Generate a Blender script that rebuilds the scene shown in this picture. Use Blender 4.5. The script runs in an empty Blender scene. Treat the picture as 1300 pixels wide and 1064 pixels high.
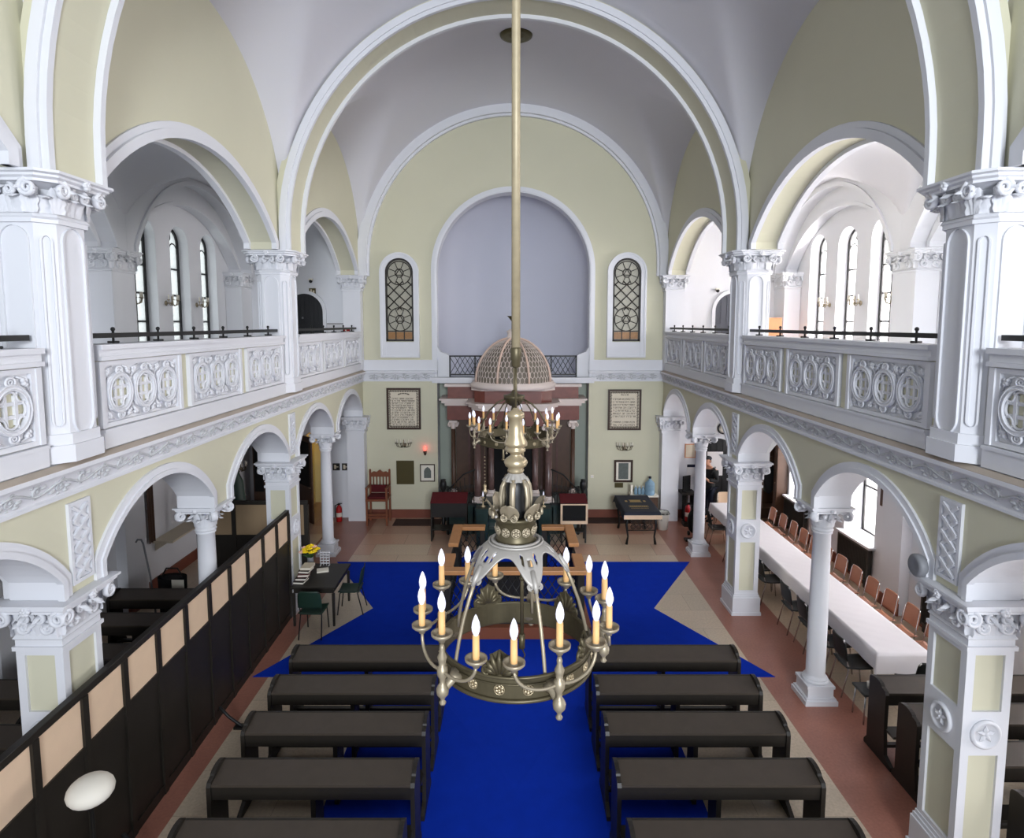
import bpy, bmesh, math, random
from mathutils import Vector, Matrix
PI = math.pi
random.seed(7)
SC = bpy.context.scene
COL = SC.collection

# ------------------------------------------------------------------ materials
def lin(c):
    out = []
    for v in c:
        v = v / 255.0
        out.append(v / 12.92 if v <= 0.04045 else ((v + 0.055) / 1.055) ** 2.4)
    return tuple(out) + (1.0,)

def mat(name, col, rough=0.6, metal=0.0, var=0.06, scale=3.0, bump=0.0, bscale=40.0, emit=None, estr=0.0, spec=0.4):
    m = bpy.data.materials.new(name); m.use_nodes = True
    nt = m.node_tree; b = nt.nodes['Principled BSDF']
    b.inputs['Roughness'].default_value = rough
    b.inputs['Metallic'].default_value = metal
    b.inputs['Specular IOR Level'].default_value = spec
    c = lin(col)
    if var > 0:
        tc = nt.nodes.new('ShaderNodeTexCoord')
        n = nt.nodes.new('ShaderNodeTexNoise'); n.inputs['Scale'].default_value = scale; n.inputs['Detail'].default_value = 4
        r = nt.nodes.new('ShaderNodeMix'); r.data_type = 'RGBA'
        r.inputs['A'].default_value = tuple(x * (1 - var) for x in c[:3]) + (1,)
        r.inputs['B'].default_value = tuple(min(1, x * (1 + var)) for x in c[:3]) + (1,)
        nt.links.new(tc.outputs['Object'], n.inputs['Vector'])
        nt.links.new(n.outputs['Fac'], r.inputs['Factor'])
        nt.links.new(r.outputs['Result'], b.inputs['Base Color'])
    else:
        b.inputs['Base Color'].default_value = c
    if bump > 0:
        tc2 = nt.nodes.new('ShaderNodeTexCoord')
        n2 = nt.nodes.new('ShaderNodeTexNoise'); n2.inputs['Scale'].default_value = bscale
        bp = nt.nodes.new('ShaderNodeBump'); bp.inputs['Strength'].default_value = bump; bp.inputs['Distance'].default_value = 0.01
        nt.links.new(tc2.outputs['Object'], n2.inputs['Vector'])
        nt.links.new(n2.outputs['Fac'], bp.inputs['Height']); nt.links.new(bp.outputs['Normal'], b.inputs['Normal'])
    if emit:
        b.inputs['Emission Color'].default_value = lin(emit); b.inputs['Emission Strength'].default_value = estr
    return m

M = {}
M['green'] = mat('paint_sage', (205, 202, 178), 0.85, var=0.03, scale=1.2)
M['white'] = mat('plaster_white', (218, 219, 223), 0.75, var=0.02, scale=2)
M['vault'] = mat('vault_white', (212, 211, 216), 0.9, var=0.02, scale=1)
M['apse'] = mat('apse_lavender', (196, 197, 208), 0.9, var=0.02, scale=1)
M['recess'] = mat('recess_grey_green', (165, 172, 160), 0.85, var=0.04)
M['blue'] = mat('blue_carpet', (12, 50, 172), 0.98, var=0.12, scale=5, bump=0.4, bscale=300, spec=0.08)
M['darkwood'] = mat('ebonised_wood', (34, 30, 25), 0.45, var=0.25, scale=8)
M['ledgewood'] = mat('worn_dark_wood', (66, 58, 50), 0.42, var=0.15, scale=9)
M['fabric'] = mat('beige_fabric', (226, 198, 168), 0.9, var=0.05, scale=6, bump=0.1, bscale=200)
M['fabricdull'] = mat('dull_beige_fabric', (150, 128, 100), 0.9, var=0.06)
M['black'] = mat('black_metal', (22, 22, 22), 0.45, var=0.1)
M['blackcloth'] = mat('black_cloth', (14, 14, 15), 0.9, var=0.1)
M['brass'] = mat('aged_brass', (158, 146, 124), 0.45, 0.55, var=0.2, scale=14)
M['bronze'] = mat('dark_bronze', (88, 80, 60), 0.45, 0.6, var=0.22, scale=18)
M['gold'] = mat('bright_brass', (176, 160, 130), 0.36, 0.7, var=0.12, scale=10)
M['pewter'] = mat('pewter_grey', (164, 159, 152), 0.5, 0.35, var=0.1, scale=12)
M['pipe'] = mat('painted_pipe', (150, 138, 112), 0.5, 0.2, var=0.2, scale=25)
M['candle'] = mat('candle_sleeve', (226, 178, 118), 0.6, var=0.06)
M['bulb'] = mat('lit_bulb', (240, 240, 250), 0.3, var=0, emit=(226, 228, 250), estr=0.38)
M['redlamp'] = mat('red_lamp', (250, 60, 50), 0.3, var=0, emit=(255, 70, 60), estr=5.0)
M['burgundy'] = mat('burgundy_marble', (116, 66, 56), 0.35, var=0.25, scale=7)
M['brownmarble'] = mat('brown_marble', (92, 70, 66), 0.25, var=0.35, scale=9)
M['pinkstone'] = mat('pinkish_stone', (214, 200, 192), 0.6, var=0.06)
M['greenmarble'] = mat('dark_green_marble', (42, 58, 54), 0.28, var=0.4, scale=9)
M['walnut'] = mat('walnut_panel', (76, 54, 40), 0.45, var=0.25, scale=5)
M['dome'] = mat('dome_shell', (112, 104, 92), 0.6, var=0.12)
M['domerib'] = mat('dome_rib_stone', (205, 178, 162), 0.5, var=0.08)
M['oak'] = mat('honey_wood', (186, 132, 84), 0.4, var=0.15, scale=7)
M['redwood'] = mat('cherry_wood', (122, 70, 46), 0.45, var=0.15, scale=7)
M['redvelvet'] = mat('red_velvet', (84, 10, 18), 0.85, var=0.1)
M['paper'] = mat('old_paper', (216, 206, 186), 0.85, var=0.05, scale=9)
M['ink'] = mat('ink', (60, 48, 36), 0.9, var=0)
M['frame'] = mat('dark_frame', (58, 38, 26), 0.4, var=0.15)
M['matboard'] = mat('white_mount', (228, 222, 208), 0.8, var=0.02)
M['greyprint'] = mat('grey_print', (96, 102, 98), 0.7, var=0.35, scale=16)
M['plaque'] = mat('olive_plaque', (84, 76, 46), 0.4, 0.4, var=0.12)
M['cloth'] = mat('white_tablecloth', (238, 234, 236), 0.8, var=0.02, bump=0.12, bscale=9)
M['chairwood'] = mat('plywood_chair', (158, 104, 78), 0.45, var=0.1, scale=6)
M['chrome'] = mat('chrome', (205, 205, 205), 0.2, 0.9, var=0)
M['chairdark'] = mat('dark_chair_shell', (26, 30, 28), 0.5, var=0.1)
M['chairgreen'] = mat('dark_green_chair', (22, 46, 36), 0.5, var=0.1)
M['glass_dark'] = mat('leaded_glass', (160, 157, 142), 0.35, var=0.25, scale=22)
M['amber'] = mat('amber_glass', (150, 108, 62), 0.35, var=0.25, scale=22)
M['lead'] = mat('lead_came', (38, 32, 26), 0.5, var=0.1)
M['door'] = mat('dark_door', (30, 31, 34), 0.5, var=0.15)
M['doorgrey'] = mat('grey_door', (74, 76, 84), 0.5, var=0.1)
M['yellow'] = mat('yellow_wall', (238, 222, 160), 0.8, var=0.05)
M['red'] = mat('signal_red', (178, 26, 28), 0.4, var=0.04)
M['water'] = mat('blue_water_bottle', (122, 152, 172), 0.15, var=0.08)
M['bin'] = mat('bin_plastic', (220, 218, 208), 0.5, var=0.03)
M['navy'] = mat('navy_velvet', (34, 38, 50), 0.8, var=0.15)
M['goldthread'] = mat('gold_thread', (168, 140, 84), 0.6, var=0.1)
M['flower'] = mat('yellow_petal', (250, 214, 24), 0.6, var=0.1)
M['pinkflower'] = mat('pink_petal', (238, 190, 176), 0.6, var=0.1)
M['leaf'] = mat('leaf_green', (52, 84, 40), 0.6, var=0.2)
M['radiator'] = mat('dark_grille', (52, 50, 46), 0.5, var=0.15)
M['sill'] = mat('beige_sill', (206, 194, 172), 0.6, var=0.05)
M['skirting'] = mat('red_brown_skirting', (120, 66, 50), 0.5, var=0.15, scale=5)
M['mat'] = mat('dark_mat', (64, 44, 38), 0.9, var=0.15)
M['skin'] = mat('skin', (214, 160, 132), 0.6, var=0.04)
M['jacket'] = mat('dark_jacket', (30, 32, 34), 0.85, var=0.15)
M['jeans'] = mat('dark_trousers', (28, 34, 52), 0.85, var=0.15)
M['cap'] = mat('grey_cap', (52, 52, 54), 0.9, var=0.15)
M['grey'] = mat('grey_plastic', (128, 130, 134), 0.5, var=0.05)
M['whiteboard'] = mat('white_sheet', (228, 226, 226), 0.6, var=0.02)
M['tan'] = mat('tan_cabinet', (206, 140, 98), 0.5, var=0.1)
M['bookcover'] = mat('dark_book_cover', (46, 34, 32), 0.6, var=0.1)
M['page'] = mat('page_edges', (226, 220, 206), 0.8, var=0.04)
M['bookred'] = mat('maroon_book', (92, 40, 38), 0.6, var=0.1)
M['dust'] = mat('dusty_ledge', (176, 164, 150), 0.9, var=0.1, scale=4)
M['relief'] = mat('dirt_and_shade_relief', (196, 198, 200), 0.85, var=0.1, scale=14)  # frieze grey: dirt and the shadow between the leaves, both put into the colour
M['lightgrey'] = mat('pale_grey', (200, 198, 200), 0.6, var=0.03)

def window_glass(name, tint, alpha):
    m = bpy.data.materials.new(name); m.use_nodes = True
    nt = m.node_tree; nt.nodes.clear()
    o = nt.nodes.new('ShaderNodeOutputMaterial')
    t = nt.nodes.new('ShaderNodeBsdfTransparent'); t.inputs['Color'].default_value = lin(tint)
    d = nt.nodes.new('ShaderNodeBsdfTranslucent'); d.inputs['Color'].default_value = lin(tint)
    tc = nt.nodes.new('ShaderNodeTexCoord'); n = nt.nodes.new('ShaderNodeTexNoise'); n.inputs['Scale'].default_value = 14
    mm = nt.nodes.new('ShaderNodeMapRange'); mm.inputs['To Min'].default_value = alpha * 0.8; mm.inputs['To Max'].default_value = alpha * 1.2
    x = nt.nodes.new('ShaderNodeMixShader')
    nt.links.new(tc.outputs['Object'], n.inputs['Vector']); nt.links.new(n.outputs['Fac'], mm.inputs['Value'])
    nt.links.new(mm.outputs['Result'], x.inputs['Fac'])
    nt.links.new(t.outputs[0], x.inputs[1]); nt.links.new(d.outputs[0], x.inputs[2]); nt.links.new(x.outputs[0], o.inputs[0])
    return m
M['pane'] = window_glass('pale_window_glass', (250, 250, 252), 0.15)
M['panedim'] = window_glass('dim_window_glass', (196, 197, 194), 0.35)

def floor_material():
    m = bpy.data.materials.new('stone_floor'); m.use_nodes = True
    nt = m.node_tree; N = nt.nodes; L = nt.links; b = N['Principled BSDF']
    b.inputs['Roughness'].default_value = 0.32; b.inputs['Specular IOR Level'].default_value = 0.5
    tc = N.new('ShaderNodeTexCoord'); sx = N.new('ShaderNodeSeparateXYZ'); L.new(tc.outputs['Object'], sx.inputs[0])
    def math_(op, a, c=None):
        n = N.new('ShaderNodeMath'); n.operation = op
        for i, v in enumerate((a, c)):
            if v is None: continue
            if isinstance(v, (int, float)): n.inputs[i].default_value = v
            else: L.new(v, n.inputs[i])
        return n.outputs[0]
    def mix(f, a, c):
        n = N.new('ShaderNodeMix'); n.data_type = 'RGBA'
        if isinstance(f, float): n.inputs['Factor'].default_value = f
        else: L.new(f, n.inputs['Factor'])
        for k, v in (('A', a), ('B', c)):
            if isinstance(v, tuple): n.inputs[k].default_value = v
            else: L.new(v, n.inputs[k])
        return n.outputs['Result']
    ax = math_('ABSOLUTE', sx.outputs['X'])
    def between(v, lo, hi): return math_('MULTIPLY', math_('GREATER_THAN', v, lo), math_('LESS_THAN', v, hi))
    # slabs of about 0.95 x 0.6 m with their own tint
    br = N.new('ShaderNodeTexBrick'); br.inputs['Scale'].default_value = 1.0
    br.inputs['Brick Width'].default_value = 1.37; br.inputs['Row Height'].default_value = 0.72; br.inputs['Mortar Size'].default_value = 0.004
    br.inputs['Color1'].default_value = lin((202, 183, 158)); br.inputs['Color2'].default_value = lin((188, 173, 150)); br.inputs['Mortar'].default_value = lin((160, 144, 124))
    L.new(tc.outputs['Object'], br.inputs['Vector'])
    br2 = N.new('ShaderNodeTexBrick'); br2.inputs['Scale'].default_value = 1.0
    br2.inputs['Brick Width'].default_value = 1.37; br2.inputs['Row Height'].default_value = 0.72; br2.inputs['Mortar Size'].default_value = 0.004
    br2.inputs['Color1'].default_value = lin((196, 150, 126)); br2.inputs['Color2'].default_value = lin((206, 186, 160)); br2.inputs['Mortar'].default_value = lin((124, 96, 82))
    L.new(tc.outputs['Object'], br2.inputs['Vector'])
    nz = N.new('ShaderNodeTexNoise'); nz.inputs['Scale'].default_value = 1.6; nz.inputs['Detail'].default_value = 6; L.new(tc.outputs['Object'], nz.inputs['Vector'])
    nz2 = N.new('ShaderNodeTexNoise'); nz2.inputs['Scale'].default_value = 30; nz2.inputs['Detail'].default_value = 4; L.new(tc.outputs['Object'], nz2.inputs['Vector'])
    red = mix(nz.outputs['Fac'], lin((140, 90, 74)), lin((170, 116, 98)))
    far = math_('GREATER_THAN', sx.outputs['Y'], 14.0)
    base = mix(far, br.outputs['Color'], br2.outputs['Color'])
    base = mix(between(ax, 3.84, 4.95), base, red)
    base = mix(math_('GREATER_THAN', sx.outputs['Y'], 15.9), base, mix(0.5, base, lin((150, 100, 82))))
    sp = N.new('ShaderNodeMapRange'); sp.inputs['From Min'].default_value = 0.3; sp.inputs['From Max'].default_value = 0.7; sp.inputs['To Min'].default_value = 0.86; sp.inputs['To Max'].default_value = 1.08
    L.new(nz2.outputs['Fac'], sp.inputs['Value'])
    mu = N.new('ShaderNodeMix'); mu.data_type = 'RGBA'; mu.blend_type = 'MULTIPLY'; mu.inputs['Factor'].default_value = 1.0
    L.new(base, mu.inputs['A']); L.new(sp.outputs['Result'], mu.inputs['B'])
    L.new(mu.outputs['Result'], b.inputs['Base Color'])
    return m
M['floor'] = floor_material()

# ------------------------------------------------------------------ mesh builder
class MB:
    def __init__(self): self.v = []; self.f = []; self.s = []; self.m = []
    def add(self, vs, fs, smooth=False, mi=0):
        b = len(self.v); self.v.extend([tuple(p) for p in vs])
        for q in fs: self.f.append(tuple(i + b for i in q)); self.s.append(smooth); self.m.append(mi)
        return self
    def box(self, x0, x1, y0, y1, z0, z1, mi=0):
        x0, x1 = sorted((x0, x1)); y0, y1 = sorted((y0, y1)); z0, z1 = sorted((z0, z1))
        vs = [(x, y, z) for z in (z0, z1) for y in (y0, y1) for x in (x0, x1)]
        return self.add(vs, [(0, 2, 3, 1), (4, 5, 7, 6), (0, 1, 5, 4), (2, 6, 7, 3), (0, 4, 6, 2), (1, 3, 7, 5)], False, mi)
    def lathe(self, prof, n=16, c=(0, 0, 0), mi=0, smooth=True, a0=0.0, sx=1, sy=1, cap=True):
        vs = []; fs = []
        k = len(prof)
        for i in range(n):
            a = a0 + 2 * PI * i / n
            for r, z in prof: vs.append((c[0] + sx * r * math.cos(a), c[1] + sy * r * math.sin(a), c[2] + z))
        for i in range(n):
            j = (i + 1) % n
            for q in range(k - 1): fs.append((i * k + q, j * k + q, j * k + q + 1, i * k + q + 1))
        if cap and prof[0][0] > 1e-5: fs.append(tuple(i * k for i in range(n))[::-1])
        if cap and prof[-1][0] > 1e-5: fs.append(tuple(i * k + k - 1 for i in range(n)))
        return self.add(vs, fs, smooth, mi)
    def tube(self, pts, r, n=6, closed=False, mi=0, smooth=True, flat=1.0):
        P = [Vector(p) for p in pts]; k = len(P)
        vs = []; fs = []
        prev = None
        for i in range(k):
            if closed: t = P[(i + 1) % k] - P[i - 1]
            else: t = P[min(i + 1, k - 1)] - P[max(i - 1, 0)]
            if t.length < 1e-9: t = Vector((0, 0, 1))
            t.normalize()
            if prev is None:
                up = Vector((0, 0, 1)) if abs(t.z) < 0.9 else Vector((1, 0, 0))
                nrm = (up - t * up.dot(t)).normalized()
            else:
                nrm = prev - t * prev.dot(t)
                if nrm.length < 1e-6: nrm = t.orthogonal()
                nrm.normalize()
            prev = nrm; bn = t.cross(nrm)
            rr = r[i] if isinstance(r, (list, tuple)) else r
            for q in range(n):
                a = 2 * PI * q / n
                vs.append(P[i] + nrm * (rr * math.cos(a)) + bn * (rr * flat * math.sin(a)))
        m = k if closed else k - 1
        for i in range(m):
            j = (i + 1) % k
            for q in range(n):
                w = (q + 1) % n
                fs.append((i * n + q, i * n + w, j * n + w, j * n + q))
        if not closed:
            fs.append(tuple(range(n))[::-1]); fs.append(tuple((k - 1) * n + q for q in range(n)))
        return self.add(vs, fs, smooth, mi)
    def rod(self, a, b, r, n=8, mi=0): return self.tube([a, b], r, n, mi=mi)
    def bar(self, a, b, w, h, mi=0, up=(0, 0, 1)):
        a = Vector(a); b = Vector(b); t = (b - a).normalized(); u = Vector(up)
        if abs(t.dot(u)) > 0.99: u = Vector((1, 0, 0))
        s = t.cross(u).normalized(); u = s.cross(t).normalized()
        vs = []
        for p in (a, b):
            for i, j in ((-1, -1), (1, -1), (1, 1), (-1, 1)): vs.append(p + s * (i * w / 2) + u * (j * h / 2))
        return self.add(vs, [(3, 2, 1, 0), (4, 5, 6, 7), (0, 1, 5, 4), (1, 2, 6, 5), (2, 3, 7, 6), (3, 0, 4, 7)], False, mi)
    def prism(self, poly, fn, t0, t1, mi=0, smooth=False):
        n = len(poly)
        vs = [fn(a, b, t0) for a, b in poly] + [fn(a, b, t1) for a, b in poly]
        self.add(vs, [tuple(range(n)), tuple(range(2 * n - 1, n - 1, -1))], False, mi)
        b = len(self.v) - 2 * n
        for i in range(n):
            j = (i + 1) % n
            self.f.append((b + i, b + j, b + n + j, b + n + i)); self.s.append(smooth); self.m.append(mi)
        return self
    def band(self, inner, outer, fn, t0, t1, mi=0, closed=False):
        k = len(inner)
        vs = []
        for (a, b), (c, d) in zip(inner, outer): vs += [fn(a, b, t0), fn(c, d, t0), fn(c, d, t1), fn(a, b, t1)]
        fs = []
        for i in range(k if closed else k - 1):
            j = (i + 1) % k
            for q in range(4):
                w = (q + 1) % 4
                fs.append((i * 4 + q, i * 4 + w, j * 4 + w, j * 4 + q))
        if not closed: fs += [(3, 2, 1, 0), tuple((k - 1) * 4 + q for q in range(4))]
        return self.add(vs, fs, False, mi)
    def grid(self, fn, nu, nv, smooth=True, mi=0):
        vs = [fn(i / nu, j / nv) for i in range(nu + 1) for j in range(nv + 1)]
        fs = [(i * (nv + 1) + j, (i + 1) * (nv + 1) + j, (i + 1) * (nv + 1) + j + 1, i * (nv + 1) + j + 1) for i in range(nu) for j in range(nv)]
        return self.add(vs, fs, smooth, mi)
    def ball(self, c, r, nu=10, nv=6, mi=0, sc=(1, 1, 1)):
        prof = [(r * math.sin(PI * i / nv), -r * math.cos(PI * i / nv)) for i in range(nv + 1)]
        prof[0] = (0, prof[0][1]); prof[-1] = (0, prof[-1][1])
        b = len(self.v)
        self.lathe(prof, nu, (0, 0, 0), mi)
        for i in range(b, len(self.v)):
            x, y, z = self.v[i]; self.v[i] = (c[0] + x * sc[0], c[1] + y * sc[1], c[2] + z * sc[2])
        return self
    def xf(self, Mx, b=0):
        for i in range(b, len(self.v)): self.v[i] = tuple(Mx @ Vector(self.v[i]))
        return self
    def merge(self, o, Mx=None, mi=None):
        vs = [tuple(Mx @ Vector(p)) for p in o.v] if Mx is not None else o.v
        b = len(self.v); self.v.extend(vs)
        for q, s, m in zip(o.f, o.s, o.m): self.f.append(tuple(i + b for i in q)); self.s.append(s); self.m.append(m if mi is None else mi)
        return self
    def mesh(self, name, mats):
        me = bpy.data.meshes.new(name); me.from_pydata(self.v, [], self.f)
        if not isinstance(mats, (list, tuple)): mats = [mats]
        for x in mats: me.materials.append(M[x] if isinstance(x, str) else x)
        me.polygons.foreach_set('material_index', self.m); me.polygons.foreach_set('use_smooth', self.s)
        bm = bmesh.new(); bm.from_mesh(me)
        bmesh.ops.remove_doubles(bm, verts=bm.verts, dist=1e-6)
        bmesh.ops.recalc_face_normals(bm, faces=bm.faces); bm.to_mesh(me); bm.free()
        return me
    def build(self, name, mats, parent=None, loc=None, bevel=0.0):
        o = bpy.data.objects.new(name, self.mesh(name, mats)); COL.objects.link(o)
        if parent is not None: o.parent = parent
        if loc: o.location = loc
        if bevel > 0:
            md = o.modifiers.new('soft_edges', 'BEVEL'); md.width = bevel; md.segments = 2; md.limit_method = 'ANGLE'; md.angle_limit = 0.7
        return o

def tag(o, label=None, cat=None, group=None, kind=None):
    if label: o['label'] = label
    if cat: o['category'] = cat
    if group: o['group'] = group
    if kind: o['kind'] = kind
    return o
def thing(name, label, cat, loc=(0, 0, 0), rz=0.0, group=None, kind=None):
    o = bpy.data.objects.new(name, None); COL.objects.link(o); o.empty_display_size = 0.1
    o.location = loc; o.rotation_euler = (0, 0, rz)
    return tag(o, label, cat, group, kind)
def part(name, me, parent, loc=(0, 0, 0), rz=0.0, label=None):
    o = bpy.data.objects.new(name, me); COL.objects.link(o); o.parent = parent; o.location = loc; o.rotation_euler = (0, 0, rz)
    if label: o['label'] = label
    return o
KIDS = {}
def dup(root, loc, rz=None, label=None, group=None):
    r = root.copy(); COL.objects.link(r); r.location = loc
    if rz is not None: r.rotation_euler = (0, 0, rz)
    if label: r['label'] = label
    if group: r['group'] = group
    def rec(src, dst):
        for ch in [c for c in src.children]:
            c = ch.copy(); COL.objects.link(c); c.parent = dst
            rec(ch, c)
    rec(root, r)
    return r
def struct(name, mb, mats): return tag(mb.build(name, mats), kind='structure')

# ------------------------------------------------------------------ arches
def seg_arch(yc, hs, spring, rise, n=24):
    R = (hs * hs + rise * rise) / (2 * rise); zc = spring + rise - R; a = math.asin(min(1, hs / R))
    if rise > hs: a = PI - a
    return [(yc + R * math.sin(-a + 2 * a * i / n), zc + R * math.cos(-a + 2 * a * i / n)) for i in range(n + 1)]
def arch_path(yc, hs, z0, spring, rise, n=24):
    p = seg_arch(yc, hs, spring, rise, n)
    return [(yc - hs, z0)] + p + [(yc + hs, z0)]
def offset(path, d):
    out = []; k = len(path)
    for i in range(k):
        def nrm(a, b):
            dx, dy = b[0] - a[0], b[1] - a[1]; l = math.hypot(dx, dy) or 1
            return (-dy / l, dx / l)
        if i == 0: nx, ny = nrm(path[0], path[1]); s = 1
        elif i == k - 1: nx, ny = nrm(path[-2], path[-1]); s = 1
        else:
            a = nrm(path[i - 1], path[i]); b = nrm(path[i], path[i + 1])
            nx, ny = a[0] + b[0], a[1] + b[1]; l = math.hypot(nx, ny) or 1; nx /= l; ny /= l
            s = 1 / max(0.5, nx * a[0] + ny * a[1])
        out.append((path[i][0] + nx * d * s, path[i][1] + ny * d * s))
    return out
def wall_profile(y0, y1, zb, openings):
    out = [(y0, zb)]
    for (yc, hs, spring, rise) in openings:
        out.append((yc - hs, zb)); out += seg_arch(yc, hs, spring, rise); out.append((yc + hs, zb))
    out.append((y1, zb)); return out
def profile_wall(mb, low, ztop, fn, t0, t1, mi=0, soffit_mi=None):
    sm = mi if soffit_mi is None else soffit_mi
    for (ya, za), (yb, zb) in zip(low[:-1], low[1:]):
        mb.add([fn(ya, za, t0), fn(yb, zb, t0), fn(yb, zb, t1), fn(ya, za, t1)], [(0, 1, 2, 3)], False, sm)
        if abs(yb - ya) > 1e-6:
            for t in (t0, t1): mb.add([fn(ya, za, t), fn(yb, zb, t), fn(yb, ztop, t), fn(ya, ztop, t)], [(0, 1, 2, 3)], False, mi)
    y0, y1 = low[0][0], low[-1][0]
    mb.add([fn(y0, ztop, t0), fn(y1, ztop, t0), fn(y1, ztop, t1), fn(y0, ztop, t1)], [(0, 1, 2, 3)], False, mi)
    for (y, z) in (low[0], low[-1]): mb.add([fn(y, z, t0), fn(y, ztop, t0), fn(y, ztop, t1), fn(y, z, t1)], [(0, 1, 2, 3)], False, mi)
    return mb
def side(sg): return lambda s, z, t: (sg * t, s, z)       # wall running along the nave
def cross(s, z, t): return (s, t, z)                       # wall across the nave

# ------------------------------------------------------------------ layout numbers (metres)
P1, P2, YB = 5.82, 11.62, 17.3
XW, XW2, XO = 4.2, 4.68, 7.45       # nave face, aisle face of arcade wall, outer wall
GF = 4.2                            # gallery floor / ledge
Y0 = -0.4
R_N, SP = 4.15, 7.1                 # nave vault
SIDES = ((-1, 'left'), (1, 'right'))
# ================================================================== THE ROOM
BAYS = ((0.02, P1), (P1, P2), (P2, YB))
LOW_C = (1.47, 4.37, 7.27, 10.17, 13.06, 15.86)     # lower arch centres
UP_C = (2.92, 8.72, 14.46)                         # gallery arch centres
LOW_ARCH = lambda yc: (yc, 1.17, 3.12, 0.6)
UP_ARCH = lambda yc: (yc, 2.35, 6.92, 1.0)

mb = MB(); mb.box(-8.2, 8.2, Y0 - 0.2, 20.2, -0.2, 0.0); struct('floor', mb, 'floor')

for sg, nm in SIDES:
    mb = MB(); f = side(sg)
    profile_wall(mb, wall_profile(Y0, YB, 2.95, [LOW_ARCH(c) for c in LOW_C]), GF, f, XW, XW2, 0, 1)
    profile_wall(mb, wall_profile(Y0, YB, 6.8, [UP_ARCH(c) for c in UP_C]), 10.6, f, XW, XW2, 0, 0)
    # outer wall: lower storey with windows, upper storey with groups of three narrow windows
    if sg > 0: lw = [13.06, 15.86, 10.17, 7.27, 4.37]
    else: lw = []
    prof = [(Y0, 0.9)]
    for c in sorted(lw): prof += [(c - 0.58, 0.9)] + [(c - 0.58, 0.9)] + [(c + 0.58, 0.9)]
    def solid(ya, yb, za, zb): mb.box(sg * XO, sg * 7.95, ya, yb, za, zb, 1)
    solid(Y0, YB + 0.5, 0, 0.87)
    ys = [Y0]
    for c in sorted(lw): ys += [c - 0.58, c + 0.58]
    ys.append(YB + 0.5)
    for i in range(0, len(ys), 2): solid(ys[i], ys[i + 1], 0.87, 3.0)
    solid(Y0, YB + 0.5, 3.0, 4.19); mb.box(sg * 7.64, sg * 7.95, Y0, YB + 0.5, 4.19, 4.9, 1)
    wins = [(c + d, 0.4, 7.3, 0.4) for c in UP_C for d in (-1.36, 0, 1.36)]
    profile_wall(mb, wall_profile(Y0, YB + 0.5, 4.95, wins), 9.7, f, 7.64, 7.95, 1, 1); mb.box(sg * 7.64, sg * 7.96, Y0, YB + 0.45, 4.9, 4.949, 1)
    # lower wall piers
    for y in (P1, P2): mb.box(sg * 7.25, sg * XO, y - 0.32, y + 0.32, 0, 3.9, 1)
    for y in (2.9, 8.72, 14.5): mb.box(sg * 7.33, sg * XO, y - 0.25, y + 0.25, 0, 3.9, 1)
    # transverse arches of the aisle
    for y in (2.9, P1, 8.72, P2, 14.5):
        w = 0.26 if y in (P1, P2) else 0.13
        profile_wall(mb, wall_profile(4.685 if sg > 0 else -7.46, 7.46 if sg > 0 else -4.685, 2.955, [(sg * 6.07, 1.32, 3.12, 0.7)]), 3.99, cross, y - w, y + w, 1, 1)
    # arch ring over the gallery windows
    for c, ya, yb in zip(UP_C, (0.02, P1 + 0.001, P2 + 0.001), (P1 - 0.001, P2 - 0.001, YB - 0.001)):
        profile_wall(mb, wall_profile(ya, yb, 6.85, [(c, 2.56, 6.95, 1.62)]), 9.6, f, 7.1, 7.36, 1, 1)
        profile_wall(mb, wall_profile(ya, yb, 6.85, [(c, 2.45, 6.95, 1.2)]), 9.6, f, 7.361, 7.63, 1, 1)
    struct('wall_' + nm, mb, ['green', 'white'])

# back wall with the great niche opening and the aisle end walls
mb = MB()
profile_wall(mb, wall_profile(-XW2, XW2, 0.0, [(0, 2.12, 6.95, 2.1199)]), 11.9, cross, YB, YB + 0.5, 0, 1)
mb.box(XW2, 7.95, YB, YB + 0.5, 0, 9.7, 1)
mb.box(-7.95, -XW2, YB, YB + 0.5, 4.0, 9.7, 1)
profile_wall(mb, wall_profile(-7.95, -XW2, 0.0, [(-5.62, 0.42, 2.05, 0.419)]), 4.0, cross, YB, YB + 0.5, 1, 1)
struct('wall_back', mb, ['green', 'white'])

# niche: apse above, recess for the ark below
mb = MB()
def apse(u, v):
    a = PI * u
    if v < 0.5:
        z = 4.0 + (6.95 - 4.0) * v / 0.5; k = 1.0
    else:
        b = (v - 0.5) / 0.5 * PI / 2; z = 6.95 + 2.3 * math.sin(b); k = math.cos(b)
    return (-2.2 * k * math.cos(a), YB + 0.4 + 2.0 * k * math.sin(a), z)
mb.grid(apse, 40, 36)
struct('wall_apse', mb, 'apse')
mb = MB()
mb.box(-2.3, -2.12, YB + 0.5, 17.9, 0, 3.9); mb.box(2.12, 2.3, YB + 0.5, 17.9, 0, 3.9); mb.box(-2.3, 2.3, 17.9, 18.1, 0, 3.9)
struct('wall_recess', mb, 'recess')
mb = MB()
mb.box(-2.25, 2.25, YB - 0.12, 19.9, 3.86, 4.02); mb.box(-2.3, 2.3, YB - 0.2, YB + 0.1, 3.93, 4.02)
for s in (-1, 1):
    mb.box(s * 2.2, s * 1.78, YB - 0.02, YB + 0.3, 4.02, 4.62)
    mb.prism([(s * 2.13, 4.62), (s * 1.78, 4.62), (s * 1.85, 4.66), (s * 2.02, 4.72), (s * 2.13, 4.9)], cross, YB - 0.02, YB + 0.3)
struct('trim_1', mb, 'white')

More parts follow.
